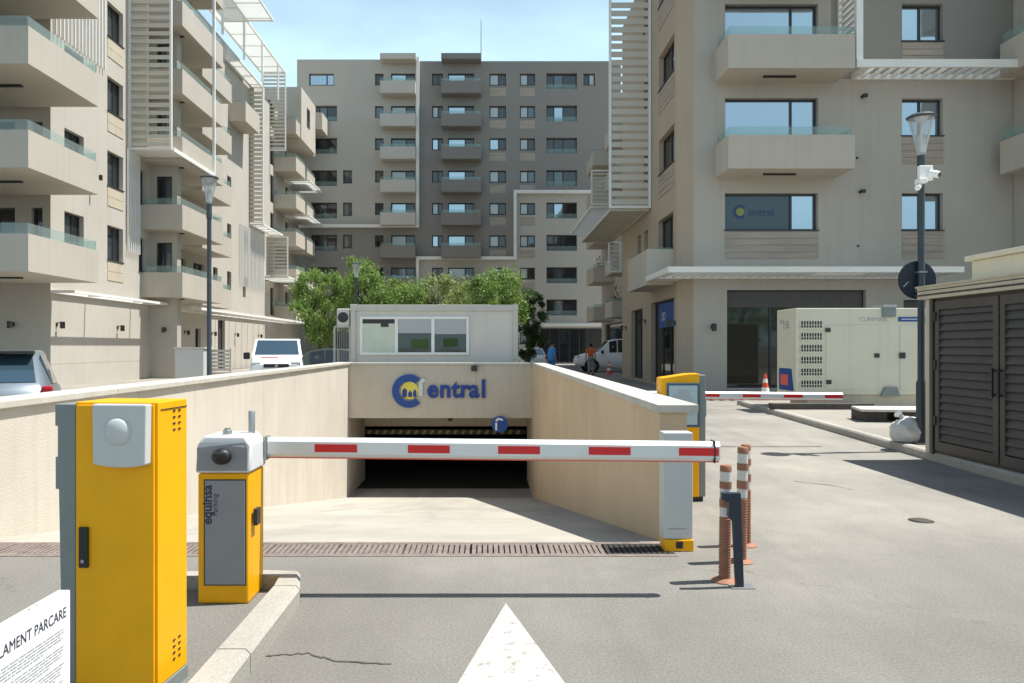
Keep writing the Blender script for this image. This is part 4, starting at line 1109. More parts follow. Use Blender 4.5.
# slat screens on the side
hscreen(rb, 4.65, 6.24, 28.0, 6.8, HB+4, pitch=.31, sh=.20)
hcanopy(rb, 4.72, 6.22, 28.1, 36.6, 6.72, .12, bars='x', pitch=.42, m='slat_beige', infill='slat_beige')
hscreen(rb, 7.6, 8.4, 46.0, 6.2, 8.1, pitch=.28, sh=.14)
for x, y, z, dx, dy in ((ax(712),YF,az(319)-.25,0,-1),(XB,29.0,2.55,-1,0),(XB,24.45,2.35,-1,0),(XB,33,2.4,-1,0)): wall_lamp(rb, x, y, z, dx, dy)
for px, py in ((862,97),(860,192)):
    mb = MB(); x, z = ax(px), az(py); mb.tube([(x,YF,z),(x,YF-.12,z)], [.05,.05], 12); mb.box(x-.03,x+.09,YF-.2,YF-.1,z-.05,z+.05); part(rb, 'wall_spotlight', mb, 'handle_dark', True)
for px, py in ((858,246),(857,158)):
    mb = MB(); x, z = ax(px), az(py); mb.box(x-.03,x+.03,YF-.03,YF-.002,z-.03,z+.03); part(rb, 'wall_socket', mb, 'handle_dark', True)
# projecting wing at the far right
mb = MB(); mb.box(16.82, 24, 20.2, 23.7, 0, HB); part(rb, 'wing_wall', mb, 'taupe', True)
for k in range(3): balcony(rb, 16.05, 16.82, 20.3, 23.1, 6.93+3.03*k, 7.95+3.03*k, 'E', 'balcony_taupe', .3)

# ------------------------------------------------------------------ wing behind (recessed)
r2 = thing('apartment_building', 'narrow recessed apartment wing with stacked balconies behind the corner block', 'building', (14, 50, 0))
FW = Face((10,0,0),(0,1,0),(-1,0,0)); HW = 20
hw = [(y, y+1.0, .9+3.02*k+3.0, 2.2+3.02*k+3.0) for y in (49,54.5,59.5) for k in range(5)] + [(46,62,.2,3.4)]
mb = MB(); FW.wall(mb, 34.1, 64, 0, HW, hw); mb.quad((10,34.1,0),(16.8,34.1,0),(16.8,34.1,HW),(10,34.1,HW)); mb.quad((10,34.1,HW),(16.8,34.1,HW),(16.8,64,HW),(10,64,HW)); part(r2, 'wall', mb, 'taupe', True)
for h in hw: window(r2, FW, *h, (.5,), ('glass_dark',), sill=False)
for k in range(5):
    balcony(r2, 8.35, 10, 57.5, 61.5, 3.6+3.02*k, 4.7+3.02*k, 'E', 'balcony_taupe', .2)
    balcony(r2, 8.6, 10, 50.5, 53.5, 3.6+3.02*k, 4.7+3.02*k, 'E', 'balcony_taupe', .2)
f5 = 740/48
hscreen(r2, (591-486)/f5, (611-486)/f5, 48, EYE+142/f5, EYE+177/f5, pitch=.26, sh=.12)
hcanopy(r2, 6.8, 8.9, 48.1, 60, EYE+142/f5-.15, .13, bars='x', pitch=.6)

# ------------------------------------------------------------------ back building
YB = 69.0; fb = 740/YB; HBk = EYE+(347-60)/fb
kx = lambda px: (px-486)/fb; kz = lambda py: EYE+(347-py)/fb
bk = thing('apartment_building', 'tall grey and beige apartment block closing the end of the street', 'building', (-3, 76, 0))
FK = Face((0,YB,0),(1,0,0),(0,-1,0))
F0 = 32.35
holes = []; specs = []
for r in range(9):
    dy = r*F0
    T, B = kz(73.5+dy), kz(85+dy)
    if r == 0: specs.append(('win', kx(309), kx(334), T, B, (.7,), ('glass_sky','glass_sky')))
    elif 1 <= r <= 6: specs.append(('log', kx(311), kx(337), kz(73+dy), kz(89+dy), (.3,.6), ('glass_dark','glass_mid','glass_dark')))
    if r in (3,4,5): specs.append(('win', kx(343), kx(352), kz(73+dy), kz(86+dy), (), ('glass_mid',)))
    if r <= 7:
        specs.append(('win', kx(375), kx(383.5), T, B, (), (('glass_dark','glass_mid','glass_dark')[r%3],)))
        specs.append(('door', kx(391), kx(415), T, kz(95+dy), (.62,), (('glass_sky','glass_curtain','glass_mid','glass_curtain')[r%4],'glass_dark')))
        specs.append(('win', kx(432), kx(443), T, B, (.55,), (('glass_dark','glass_curtain','glass_sky')[r%3],'glass_dark')))
        specs.append(('door', kx(448), kx(474), T, kz(95+dy), (.66,), ('glass_sky' if r != 6 else 'glass_curtain','glass_dark')))
    specs.append(('win', kx(489.5), kx(506), T, B, (.55,), ('glass_curtain' if r%4 != 2 else 'glass_sky','glass_dark')))
    specs.append(('win', kx(520), kx(535), T, B, (.52,), ('glass_curtain' if r < 7 else 'glass_mid',('glass_dark','glass_mid')[r%2])))
    if r < 8: specs.append(('log', kx(546.5), kx(577), kz(73+dy), kz(89+dy), (.25,.55), ('glass_dark',('glass_mid','glass_sky','glass_dark')[r%3],'glass_dark')))
    if r == 0: specs.append(('win', kx(583.5), kx(595), T, B, (.5,), ('glass_dark','glass_curtain')))
specs.append(('shop', kx(540), kx(606), .1, 3.3, (.15,.3,.45,.6,.8), ('glass_dark',)))
specs.append(('shop', kx(380), kx(480), .1, 3.3, (.2,.4,.6,.8), ('glass_dark',)))
specs = [(q[0],q[1],q[2],min(q[3],q[4]),max(q[3],q[4]),q[5],q[6]) for q in specs]
holes = [s[1:5] for s in specs]
XL, XM, XR = kx(297), kx(418), kx(608)+1.2; XV = kx(515)
Z1, Z2, Z3 = kz(225), kz(257), kz(191)
for a, b, c, d, m, l in ((XL,XM,Z1,HBk+.05,'far_beige',None),(XL,XM,0,Z1,'far_dark','dark grey lower wall'),(XM,XV,Z2,HBk-.15,'far_dark','dark grey middle wall'),(XM,XV,0,Z2,'far_beige',None),(XV,XR,Z3,HBk-.15,'far_dark','dark grey upper wall'),(XV,XR,0,Z3,'far_beige',None)):
    mb = MB(); FK.wall(mb, a, b, c, d, holes, .35); part(bk, 'wall', mb, m, True, label=l)
mb = MB(); mb.box(XL+.01, XR-.01, YB+.4, YB+14, 0, HBk-.3); mb.quad((XL,YB,0),(XL,YB+14,0),(XL,YB+14,HBk),(XL,YB,HBk)); mb.box(XL,XR,YB+.01,YB+.3,HBk-.2,HBk-.1); part(bk, 'core', mb, 'far_dark', True)
for s in specs:
    nm = {'win':'window','log':'loggia_window','door':'balcony_door','shop':'shop_window'}[s[0]]
    dep = .9 if s[0] == 'log' else .25
    if s[0] == 'log':
        w = window(bk, FK, s[1], s[2], s[3], s[4], s[5], s[6], depth=.36, sill=False, t=.09, name=nm)
        g = MB(); FK.box(g, s[1]+.02, s[2]-.02, s[3]+.02, s[3]+.45, -.12, -.09); part(w, 'glass_rail', g, 'rail_glass', True)
    else: window(bk, FK, s[1], s[2], s[3], s[4], s[5], s[6], depth=dep, sill=(s[0]=='win'), t=.09, name=nm)
for r in range(7):
    dy = r*F0
    for a, b in ((489.5,506),(520,535)): panel(bk, FK, kx(a), kx(b), kz(96.5+dy), kz(88+dy), boards=1)
for r in range(8):
    dy = r*F0
    balcony(bk, kx(382), kx(416.5), YB-1.3, YB, kz(97.5+dy), kz(85.5+dy), 'N', 'far_balcony' if r < 5 else 'far_balcony_dark', .25)
    balcony(bk, kx(442), kx(481), YB-1.3, YB, kz(97.5+dy), kz(85.5+dy), 'N', 'far_balcony_dark', .25)
mb = MB(); mb.box(kx(382),kx(417),YB-1.3,YB-.01,kz(64),kz(58.5)); part(bk, 'roof_slab', mb, 'far_balcony', True)
mb = MB(); mb.box(kx(442),kx(481),YB-1.3,YB-.01,kz(64),kz(58.5)); part(bk, 'roof_slab', mb, 'far_balcony_dark', True)
mb = MB(); q = .28; n0, n1 = YB-.5, YB-.003
mb.box(XM-q/2,XM+q/2,n0,n1,Z1-q,HBk+.1); mb.box(XL,XM-q/2,n0,n1,Z1-q,Z1); part(bk, 'facade_frame', mb, 'shelter_white', True); mb = MB()
mb.box(XM-q/2,XV-q/2,n0+.005,n1,Z2-q,Z2); mb.box(XV-q/2,XV+q/2,n0,n1,Z2-q,Z3); mb.box(XV+q/2,XR,n0,n1,Z3-q,Z3); mb.box(XM-q/2,XM+q/2,n0,n1,0,Z2-q)
part(bk, 'facade_frame', mb, 'shelter_white', True); mb = MB(); mb.box(kx(538),XR,n0,n1,3.45,3.75)
part(bk, 'facade_frame', mb, 'shelter_white', True)
mb = MB(); mb.box(XL-1.2,XL+.0,YB+3,YB+8,0,kz(77)); part(bk, 'stair_tower', mb, 'far_dark', True)
mb = MB(); mb.lathe([(.05,0),(.03,4.5)], 6, (kx(481),YB+1,HBk-.3)); part(bk, 'aerial', mb, 'steel', True)

# ------------------------------------------------------------------ left building
lb = thing('apartment_building', 'long cream apartment block with slatted screens and balconies on the left', 'building', (-18, 40, 0))
def ld(px, X): return X*740/(px-486)
F1 = Face((-15.3,0,0),(0,1,0),(1,0,0)); H1 = 28
FZ = 3.02
wa = (26.85,28.15); wb = (29.9,31.2); wc = (32.6,33.3)
h1 = []
for k in range(8):
    for a in (wa,wb): h1.append((a[0],a[1],5.1+FZ*k,6.5+FZ*k))
    h1.append((wc[0],wc[1],4.9+FZ*k,6.4+FZ*k))
mb = MB(); F1.wall(mb, 26, 36.5, 0, H1, h1); mb.quad((-15.3,36.5,0),(-17,36.5,0),(-17,36.5,H1),(-15.3,36.5,H1))
mb.quad((-15.3,26,H1),(-15.3,36.5,H1),(-26,36.5,H1),(-26,26,H1)); part(lb, 'wall', mb, 'cream', True)
FE = Face((-15.3,26,0),(-1,0,0),(0,-1,0))
he = []
for k in range(7): he += [(1.25,2.6,4.1+FZ*k,6.45+FZ*k),(.28,.68,5.0+FZ*k,6.45+FZ*k),(3.6,5.2,4.1+FZ*k,6.45+FZ*k)]
mb = MB(); FE.wall(mb, 0, 10.7, 0, H1, he); part(lb, 'end_wall', mb, 'end_shaded', True)
for h in he: window(lb, FE, *h, (.5,) if h[1]-h[0] > 1 else (), ('glass_dark','glass_mid'), sill=False)
for i, h in enumerate(h1):
    window(lb, F1, *h, (.62,) if h[1]-h[0] > 1 else (), ('glass_mid','glass_dark'))
for k in range(8): panel(lb, F1, wb[0], wb[1], 4.25+FZ*k, 5.0+FZ*k, 'fascia_beige', boards=2)
# seam lines on ground floor
mb = MB(); mb.box(-15.3,-15.294,26,33.6,.95,.965); part(lb, 'wall_joint', mb, 'fascia_beige', True)
# projecting pier
FP = Face((-15.3,33.7,0),(1,0,0),(0,-1,0)); hp = [(.3,1.0,4.05+FZ*k,6.3+FZ*k) for k in range(6)]
mb = MB(); FP.wall(mb, 0, 1.23, 0, 24, hp, .1); mb.quad((-14.07,33.7,0),(-14.07,34.15,0),(-14.07,34.15,24),(-14.07,33.7,24)); mb.quad((-14.07,34.15,0),(-15.3,34.15,0),(-15.3,34.15,24),(-14.07,34.15,24)); part(lb, 'pier', mb, 'end_shaded', True)
for h in hp: window(lb, FP, *h, (.5,), ('glass_dark','glass_mid'), depth=.09, sill=False, name='balcony_door')
# fins
def fins(y0, y1, X, z0, z1, p=.22):
    mb = MB(); y = y0
    while y < y1: mb.box(X+.04, X+.12, y, y+.045, z0, z1); y += p
    return part(lb, 'vertical_fins', mb, 'white_metal', True)
fins(26.15, 29.7, -15.3, 12.6, H1, .24); fins(31.45, 32.5, -15.3, 5.6, 10.0, .2)
# front balconies (block corner)
for k in range(6): balcony(lb, -24, -13.3, 21.5, 25.4, 3.75+FZ*k, 4.85+FZ*k, '', 'balcony_left', .32, (-15.6,-14.6,23.2,23.35))
# P balconies
for k in range(7): balcony(lb, -15.3, -13.5, 32.9, 38, 3.77+FZ*k, 4.87+FZ*k, 'W', 'balcony_left', .3, (-14.6,-13.9,34,34.12))
# screen 1 + frame box
hscreen(lb, -15.3, -13.45, 31.7, 10.0, 24, pitch=.34, sh=.17, solid=(-15.2,-14.5))
mb = MB(); mb.box(-13.5,-13.38,31.76,36.6,9.95,10.12); mb.box(-13.5,-13.38,36.5,36.62,10.12,24); part(lb, 'frame_box', mb, 'white_metal', True)
mb = MB(); mb.box(-15.25,-13.51,31.76,32.85,9.97,10.07); part(lb, 'soffit', mb, 'white_metal', True)
# middle block
X2 = -16.3; F2 = Face((X2,0,0),(0,1,0),(1,0,0)); H2 = 20.6
h2 = [(a,a+.75,5.0+FZ*k,6.35+FZ*k) for a in (44.2,46.6) for k in range(5)] + [(49.6,50.2,4.9+FZ*k,6.3+FZ*k) for k in range(2)]
h2 += [(a,a+1.6,4.0+FZ*k,6.3+FZ*k) for a in (38.6,41.2) for k in range(5)]
h2 += [(41.5,42.3,.2,2.6),(45,46.2,.1,3.2)]
mb = MB(); F2.wall(mb, 36.5, 54.5, 0, H2, h2); mb.quad((X2,36.5,H2),(X2,54.5,H2),(-26,54.5,H2),(-26,36.5,H2)); mb.quad((X2,54.5,0),(-18,54.5,0),(-18,54.5,H2),(X2,54.5,H2)); part(lb, 'wall', mb, 'cream', True)
for h in h2: window(lb, F2, *h, (.5,) if h[1]-h[0] > .9 else (), ('glass_dark','glass_mid'), sill=False)
for k in range(5): balcony(lb, X2, -14.95, 39, 43.5, 3.77+FZ*k, 4.87+FZ*k, 'W', 'balcony_left', .3)
balcony(lb, X2, -15.2, 46.8, 49.7, 3.77+FZ*4, 5.0+FZ*4, 'W', 'balcony_taupe', .1)
fins(48.8, 53.9, X2, 5.6, 9.7, .3)
hscreen(lb, -17.1, -15.35, 51, 10.1, 19.5, pitch=.30, sh=.2, solid=(-17.0,-16.0))
hcanopy(lb, -17.1+.9, -15.35, 46.2, 51, 19.4, .12, pitch=1.6, infill='frosted_panel')
hcanopy(lb, X2, -15.35, 51.1, 56, 9.95, .12, pitch=1.2, infill='frosted_panel')
hscreen(lb, -16.5, -14.85, 55.5, 6.9, 9.85, pitch=.26, sh=.13, solid=(-16.4,-15.9))
hcanopy(lb, -17.3, -14.85, 55.6, 62, 6.75, .12, pitch=1.2, infill='frosted_panel')
# far block
X3 = -17.2; F3 = Face((X3,0,0),(0,1,0),(1,0,0)); H3 = 21
h3 = [(a,a+1.2,4.1+FZ*k,6.3+FZ*k) for a in (56.2,59.0,63.4) for k in range(6)]
mb = MB(); F3.wall(mb, 54.5, 68.2, 0, H3, h3); mb.quad((X3,54.5,H3),(X3,68.2,H3),(-26,68.2,H3),(-26,54.5,H3)); part(lb, 'wall', mb, 'cream', True)
for h in h3: window(lb, F3, *h, (.5,), ('glass_dark','glass_mid'), sill=False)
for k in range(6): balcony(lb, X3, -15.4, 60, 63, 3.77+FZ*k, 4.87+FZ*k, 'W', 'balcony_taupe', .3)
for k in range(6): balcony(lb, X3, -15.6, 64.5, 67.5, 3.77+FZ*k, 4.87+FZ*k, 'W', 'balcony_left', .3)
for k in (1,3,4): hcanopy(lb, X3, -15.0, 63, 68, 3.6+FZ*(k+0), .12, pitch=1.1, infill='frosted_panel')
hscreen(lb, -17.8, -15.95, 59, 17.2, 23.4, pitch=.30, sh=.16)
mb = MB(); mb.box(-19,-15.3,61.3,66.4,18.8,23.1); bxx = part(lb, 'upper_box', mb, 'cream_plain', True)
mb = MB(); mb.box(-15.3,-15.27,63.2,64.2,20.4,22.0); part(bxx, 'window', mb, 'glass_dark', True)
mb = MB(); mb.box(-17,-14.7,66.4,68.6,21.1,22.6); part(lb, 'upper_slab', mb, 'cream_plain', True)
# roof pergolas
hcanopy(lb, -18, -16.0, 44.5, 59, 23.4, .12, pitch=2.0, infill='frosted_panel')
hcanopy(lb, -17.5, -14.3, 41.5, 49.9, 23.5, .12, pitch=2.2, infill='frosted_panel')
mb = MB()
for y in (45,49,53,57): mb.box(-16.1,-15.98,y,y+.12,H2,23.4)
part(lb, 'pergola_post', mb, 'white_metal', True)
# ground canopy
hcanopy(lb, -15.28, -14.45, 26, 33.6, 3.45, .10, pitch=3.6, bars='x', fr=.10)
hcanopy(lb, X2+.02, -14.6, 36.6, 62, 3.45, .14, pitch=1.2, bars='x')
for y, X in ((26.35,-15.3),(30.7,-15.3),(40,X2),(44,X2),(48,X2),(53,X2)): wall_lamp(lb, X, y, 2.35, 1, 0)
for x, y in ((-16.6,26),(-14.6,33.7)): wall_lamp(lb, x, y, 2.35, 0, -1)
mb = MB(); mb.box(-15.3,-14.9,28.6,28.65,8.1,8.15); mb.box(-14.95,-14.85,28.58,28.67,8.0,8.2); part(lb, 'wall_spotlight', mb, 'handle_dark', True)

# utility boxes left
uc = thing('utility_cabinet', 'pale grey utility box against the left apartment block', 'utility box', (-11.9, 29.6, 0))
mb = MB(); mb.box(-.55,.6,0,.9,.1,1.48); b = part(uc, 'body', mb, 'grey_light', bev=.02)
mb = MB(); mb.box(-.6,.65,-.04,.95,1.482,1.54); part(uc, 'lid', mb, 'container_panel'); mb = MB(); mb.box(-.52,.57,.02,.88,0,.1); part(uc, 'base', mb, 'concrete_slab')
lf = thing('slat_fence', 'short slatted fence beside the utility box', 'fence', (-11.0, 30.6, 0))
mb = MB(); mb.box(-.4,-.34,0,.06,0,1.5); mb.box(.4,.46,0,.06,0,1.5); part(lf, 'post', mb, 'container_frame')
mb = MB()
for k in range(9): mb.box(-.34,.4,.01,.04,.1+k*.155,.2+k*.155)
part(lf, 'slats', mb, 'container_frame')

# ------------------------------------------------------------------ vehicles
def car(label, cat, name, loc, rz, paint, st, wheels, wr=.32, glass='glass_blue_car', wind=None, group=None, side=None, lights=True, extra=None):
    """st: stations (x, zlow, zbelt, ztop, halfwidth, half roof width); front is +x"""
    t = thing(name, label, cat, loc, rz, group)
    mb = MB(); K = 13
    def ring(s):
        x, zl, zb, zt, w, wt = s
        h = [(w*.86,zl),(w*.97,zl+(zb-zl)*.18),(w,zl+(zb-zl)*.45),(w*.985,zl+(zb-zl)*.8),(w*.93,zb),(wt,zt-.03 if zt-zb > .1 else (zb+zt)/2),(wt*.93,zt)]
        return [(x,-a,z) for a,z in h[:-1]] + [(x,-h[-1][0],h[-1][1])] + [(x,h[-1][0],h[-1][1])] + [(x,a,z) for a,z in reversed(h[:-1])]
    n = 14
    for s in st: mb.v += ring(s)
    for k in range(len(st)-1):
        for j in range(n-1): mb.f.append((k*n+j, k*n+j+1, (k+1)*n+j+1, (k+1)*n+j))
        mb.f.append((k*n+n-1, k*n, (k+1)*n, (k+1)*n+n-1))
    mb.f.append(tuple(range(n))); mb.f.append(tuple((len(st)-1)*n+j for j in reversed(range(n))))
    body = part(t, 'body', mb, paint, smooth=38)
    def q(nm, pts, m=glass, off=.016, ins=.07, parent=body):
        P = [Vector(p) for p in pts]; c = sum(P, Vector())/len(P)
        nn = (P[1]-P[0]).cross(P[-1]-P[0]).normalized()
        if nn.dot(c-Vector((c.x*.6 if abs(c.x) > 1 else c.x, 0, .6))) < 0: nn = -nn
        Q = [p+(c-p)*ins+nn*off for p in P]; B = [p+(c-p)*ins-nn*.01 for p in P]
        g = MB(); k = len(P); g.v = [tuple(v) for v in Q+B]; g.f = [tuple(range(k)), tuple(k+j for j in reversed(range(k)))] + [(j, (j+1)%k, k+(j+1)%k, k+j) for j in range(k)]
        return part(parent, nm, g, m)
    for i in (side or []):
        a, b = ring(st[i]), ring(st[i+1])
        q('side_window', [a[4],b[4],b[5],a[5]], ins=.09); q('side_window', [a[9],b[9],b[8],a[8]], ins=.09)
    for nm, i in (wind or []):
        a, b = ring(st[i]), ring(st[i+1])
        lo, hi = (a,b) if st[i][3] < st[i+1][3] else (b,a)
        q(nm, [lo[5],lo[8],hi[7],hi[6]] if False else [lo[6],lo[7],hi[7],hi[6]], ins=.05)
        # wide version
    for x in wheels:
        for s in (-1, 1):
            w = st[len(st)//2][4]; y0 = s*(w-.2); y1 = s*(w+.01)
            m1 = MB(); m1.tube([(x,y0,wr),(x,y0+s*.03,wr),(x,y1-s*.03,wr),(x,y1,wr)], [wr-.03,wr,wr,wr-.03], 24); wl_ = part(t, 'wheel', m1, 'tyre', smooth=30)
            m2 = MB(); m2.tube([(x,y1,wr),(x,y1+s*.012,wr)], [wr*.66,wr*.6], 20); rm = part(wl_, 'rim', m2, 'rim')
            m4 = MB()
            for a in range(5): an = a*2*math.pi/5+.3; m4.beam((x+math.cos(an)*wr*.12,y1+s*.0135,wr+math.sin(an)*wr*.12),(x+math.cos(an+.6)*wr*.5,y1+s*.0135,wr+math.sin(an+.6)*wr*.5),.06,.004)
            part(wl_, 'rim_gaps', m4, 'black')
            m3 = MB(); m3.tube([(x,y0,wr+.02),(x,s*(w-.0)-s*.004,wr+.02)], [wr+.06,wr+.06], 24); part(body, 'wheel_arch', m3, 'black')
    return t, body, ring, q
# station sets
van = [(-2.2,.35,1.05,1.72,.82,.72),(-2.1,.3,1.08,1.83,.9,.78),(-1.0,.25,1.08,1.86,.92,.80),(.3,.25,1.06,1.85,.92,.80),(.75,.25,1.06,1.80,.92,.78),(1.35,.25,1.10,1.26,.92,.86),(1.42,.25,1.12,1.18,.92,.84),(1.95,.27,1.06,1.12,.88,.80),(2.12,.3,1.0,1.05,.86,.74),(2.2,.34,.88,.94,.82,.7)]
t, b, ring, q = car('white van facing the camera with blue tinted windscreen', 'van', 'parked_van', (-7.75, 27.6, 0), R(-76), 'car_white', van, (-1.35,1.4), .32, side=[1,2,3])
lo, hi = ring(van[5]), ring(van[4])
q('windscreen', [lo[6],lo[7],hi[7],hi[6]], off=.012, ins=.05)
for s in (-1,1):
    m_ = MB(); m_.box(.95,1.1,s*1.05-.11,s*1.05+.11,1.12,1.36); part(b, 'mirror', m_, 'black', bev=.03)
    m_ = MB(); m_.box(2.0,2.195,s*.66-.18,s*.66+.15,.90,1.04); part(b, 'headlight', m_, 'lamp_lens', bev=.03)
m_ = MB(); m_.box(2.1,2.225,-.42,.42,.84,.97); m_.box(2.15,2.215,-.5,.5,.36,.46); gr = part(b, 'grille', m_, 'black', bev=.01)
m_ = MB(); m_.tube([(2.226,0,.88),(2.24,0,.88)], [.06,.05], 14); part(gr, 'badge', m_, 'rim')
m_ = MB(); m_.box(2.2,2.225,-.26,.26,.48,.58); part(b, 'number_plate', m_, 'paper')
m_ = MB(); m_.box(1.55,1.62,-.55,.05,1.15,1.20); part(b, 'bonnet_stripe', m_, 'red_strip')

hatch = [(-1.98,.35,.75,.8,.72,.55),(-1.9,.3,.92,.97,.8,.66),(-1.78,.27,.98,1.04,.84,.70),(-1.3,.22,.98,1.42,.86,.62),(-1.2,.22,.98,1.47,.86,.62),(-.2,.2,.95,1.50,.87,.64),(.35,.2,.93,1.40,.87,.62),(1.0,.2,.9,.96,.87,.70),(1.6,.22,.82,.88,.84,.66),(1.95,.28,.66,.70,.76,.5)]
t, b, ring, q = car('silver hatchback seen from its rear at the far left edge', 'car', 'parked_car', (-7.75, 11.75, 0), R(118), 'car_silver', hatch, (-1.25,1.25), .31, side=[3,4,5], group='cars parked around the garage')
lo, hi = ring(hatch[2]), ring(hatch[3]); q('rear_window', [lo[6],lo[7],hi[7],hi[6]], off=.012, ins=.05)
lo, hi = ring(hatch[7]), ring(hatch[6]); q('windscreen', [lo[6],lo[7],hi[7],hi[6]], off=.012, ins=.05)
m_ = MB(); m_.box(-1.52,-1.22,-.58,.58,1.46,1.50); part(b, 'spoiler', m_, 'handle_dark', bev=.01)
m_ = MB(); m_.beam((-1.77,.05,1.08),(-1.55,.35,1.30),.02); m_.box(-1.82,-1.76,-.08,.10,1.03,1.08); part(b, 'wiper', m_, 'black')
for s in (-1,1):
    m_ = MB(); m_.box(-1.95,-1.74,s*.76-.07,s*.76+.07,.86,1.0); part(b, 'tail_light', m_, 'tail_red', bev=.03)
m_ = MB(); m_.box(-2.0,-1.955,-.26,.26,.62,.73); part(b, 'number_plate', m_, 'paper')

sedan = hatch
t, b, ring, q = car('dark green car half hidden beside the container cabin', 'car', 'parked_car', (-6.15, 27.3, 0), R(193), 'car_green', hatch, (-1.25,1.25), .31, side=[3,4,5], group='cars parked around the garage', glass='glass_dark')
lo, hi = ring(hatch[7]), ring(hatch[6]); q('windscreen', [lo[6],lo[7],hi[7],hi[6]], off=.012, ins=.05)
for s in (-1,1):
    m_ = MB(); m_.box(1.7,1.9,s*.66-.12,s*.66+.12,.66,.78); part(b, 'headlight', m_, 'lamp_lens', bev=.03)
t, b, ring, q = car('small white car behind the person in blue', 'car', 'parked_car', (2.9, 48.5, 0), R(95), 'car_white', hatch, (-1.25,1.25), .31, side=[3,4,5], group='cars parked around the garage')
lo, hi = ring(hatch[2]), ring(hatch[3]); q('rear_window', [lo[6],lo[7],hi[7],hi[6]], off=.012, ins=.05)
for s in (-1,1):
    m_ = MB(); m_.box(-1.95,-1.72,s*.74-.1,s*.74+.1,.78,.95); part(b, 'tail_light', m_, 'tail_red', bev=.03)
m_ = MB(); m_.box(-2.0,-1.955,-.26,.26,.6,.72); part(b, 'number_plate', m_, 'paper')
suv = [(-2.5,.5,1.15,1.2,.8,.7),(-2.45,.42,1.2,1.85,.9,.74),(-2.0,.36,1.2,2.0,.94,.76),(-1.0,.34,1.2,2.05,.95,.77),(.0,.34,1.18,2.04,.95,.77),(.5,.34,1.17,1.92,.95,.75),(1.15,.34,1.15,1.22,.95,.84),(1.9,.36,1.08,1.15,.93,.8),(2.35,.42,.92,.98,.86,.7),(2.5,.5,.75,.8,.76,.55)]
t, b, ring, q = car('large white off-road car parked side on behind the person in orange', 'car', 'parked_car', (8.0, 46.0, 0), R(180), 'car_white', suv, (-1.5,1.55), .39, side=[1,2,3,4], group='cars parked around the garage', glass='glass_dark')
lo, hi = ring(suv[6]), ring(suv[5]); q('windscreen', [lo[6],lo[7],hi[7],hi[6]], off=.012, ins=.05)
for s in (-1,1):
    m_ = MB(); m_.box(2.2,2.42,s*.7-.12,s*.7+.12,.85,1.0); part(b, 'headlight', m_, 'lamp_lens', bev=.03)
    m_ = MB(); m_.box(.85,1.0,s*1.02-.09,s*1.02+.09,1.15,1.35); part(b, 'mirror', m_, 'black', bev=.03)

# ------------------------------------------------------------------ people
def skin_mesh(name, verts, edges, radii, sub=2):
    me = bpy.data.meshes.new(name); me.from_pydata(verts, edges, [])
    o = bpy.data.objects.new(name+'_s', me); COL.objects.link(o)
    o.modifiers.new('skin', 'SKIN')
    sv = me.skin_vertices[0].data if me.skin_vertices else None
    if sv is None:
        bm = bmesh.new(); bm.from_mesh(me); bm.verts.layers.skin.verify(); bm.to_mesh(me); bm.free(); sv = me.skin_vertices[0].data
    for k, r in enumerate(radii):
        sv[k].radius = r if hasattr(r, '__len__') else (r, r); sv[k].use_root = (k == 0)
    s = o.modifiers.new('sub', 'SUBSURF'); s.levels = sub; s.render_levels = sub
    bpy.context.view_layer.update()
    dg = bpy.context.evaluated_depsgraph_get()
    out = bpy.data.meshes.new_from_object(o.evaluated_get(dg)); bpy.data.objects.remove(o)
    out.name = name
    return out
def mpart(root, name, me, m):
    o = bpy.data.objects.new(name, me); link(o, root); me.materials.clear(); me.materials.append(MATS[m])
    for p in me.polygons: p.use_smooth = True
    return o
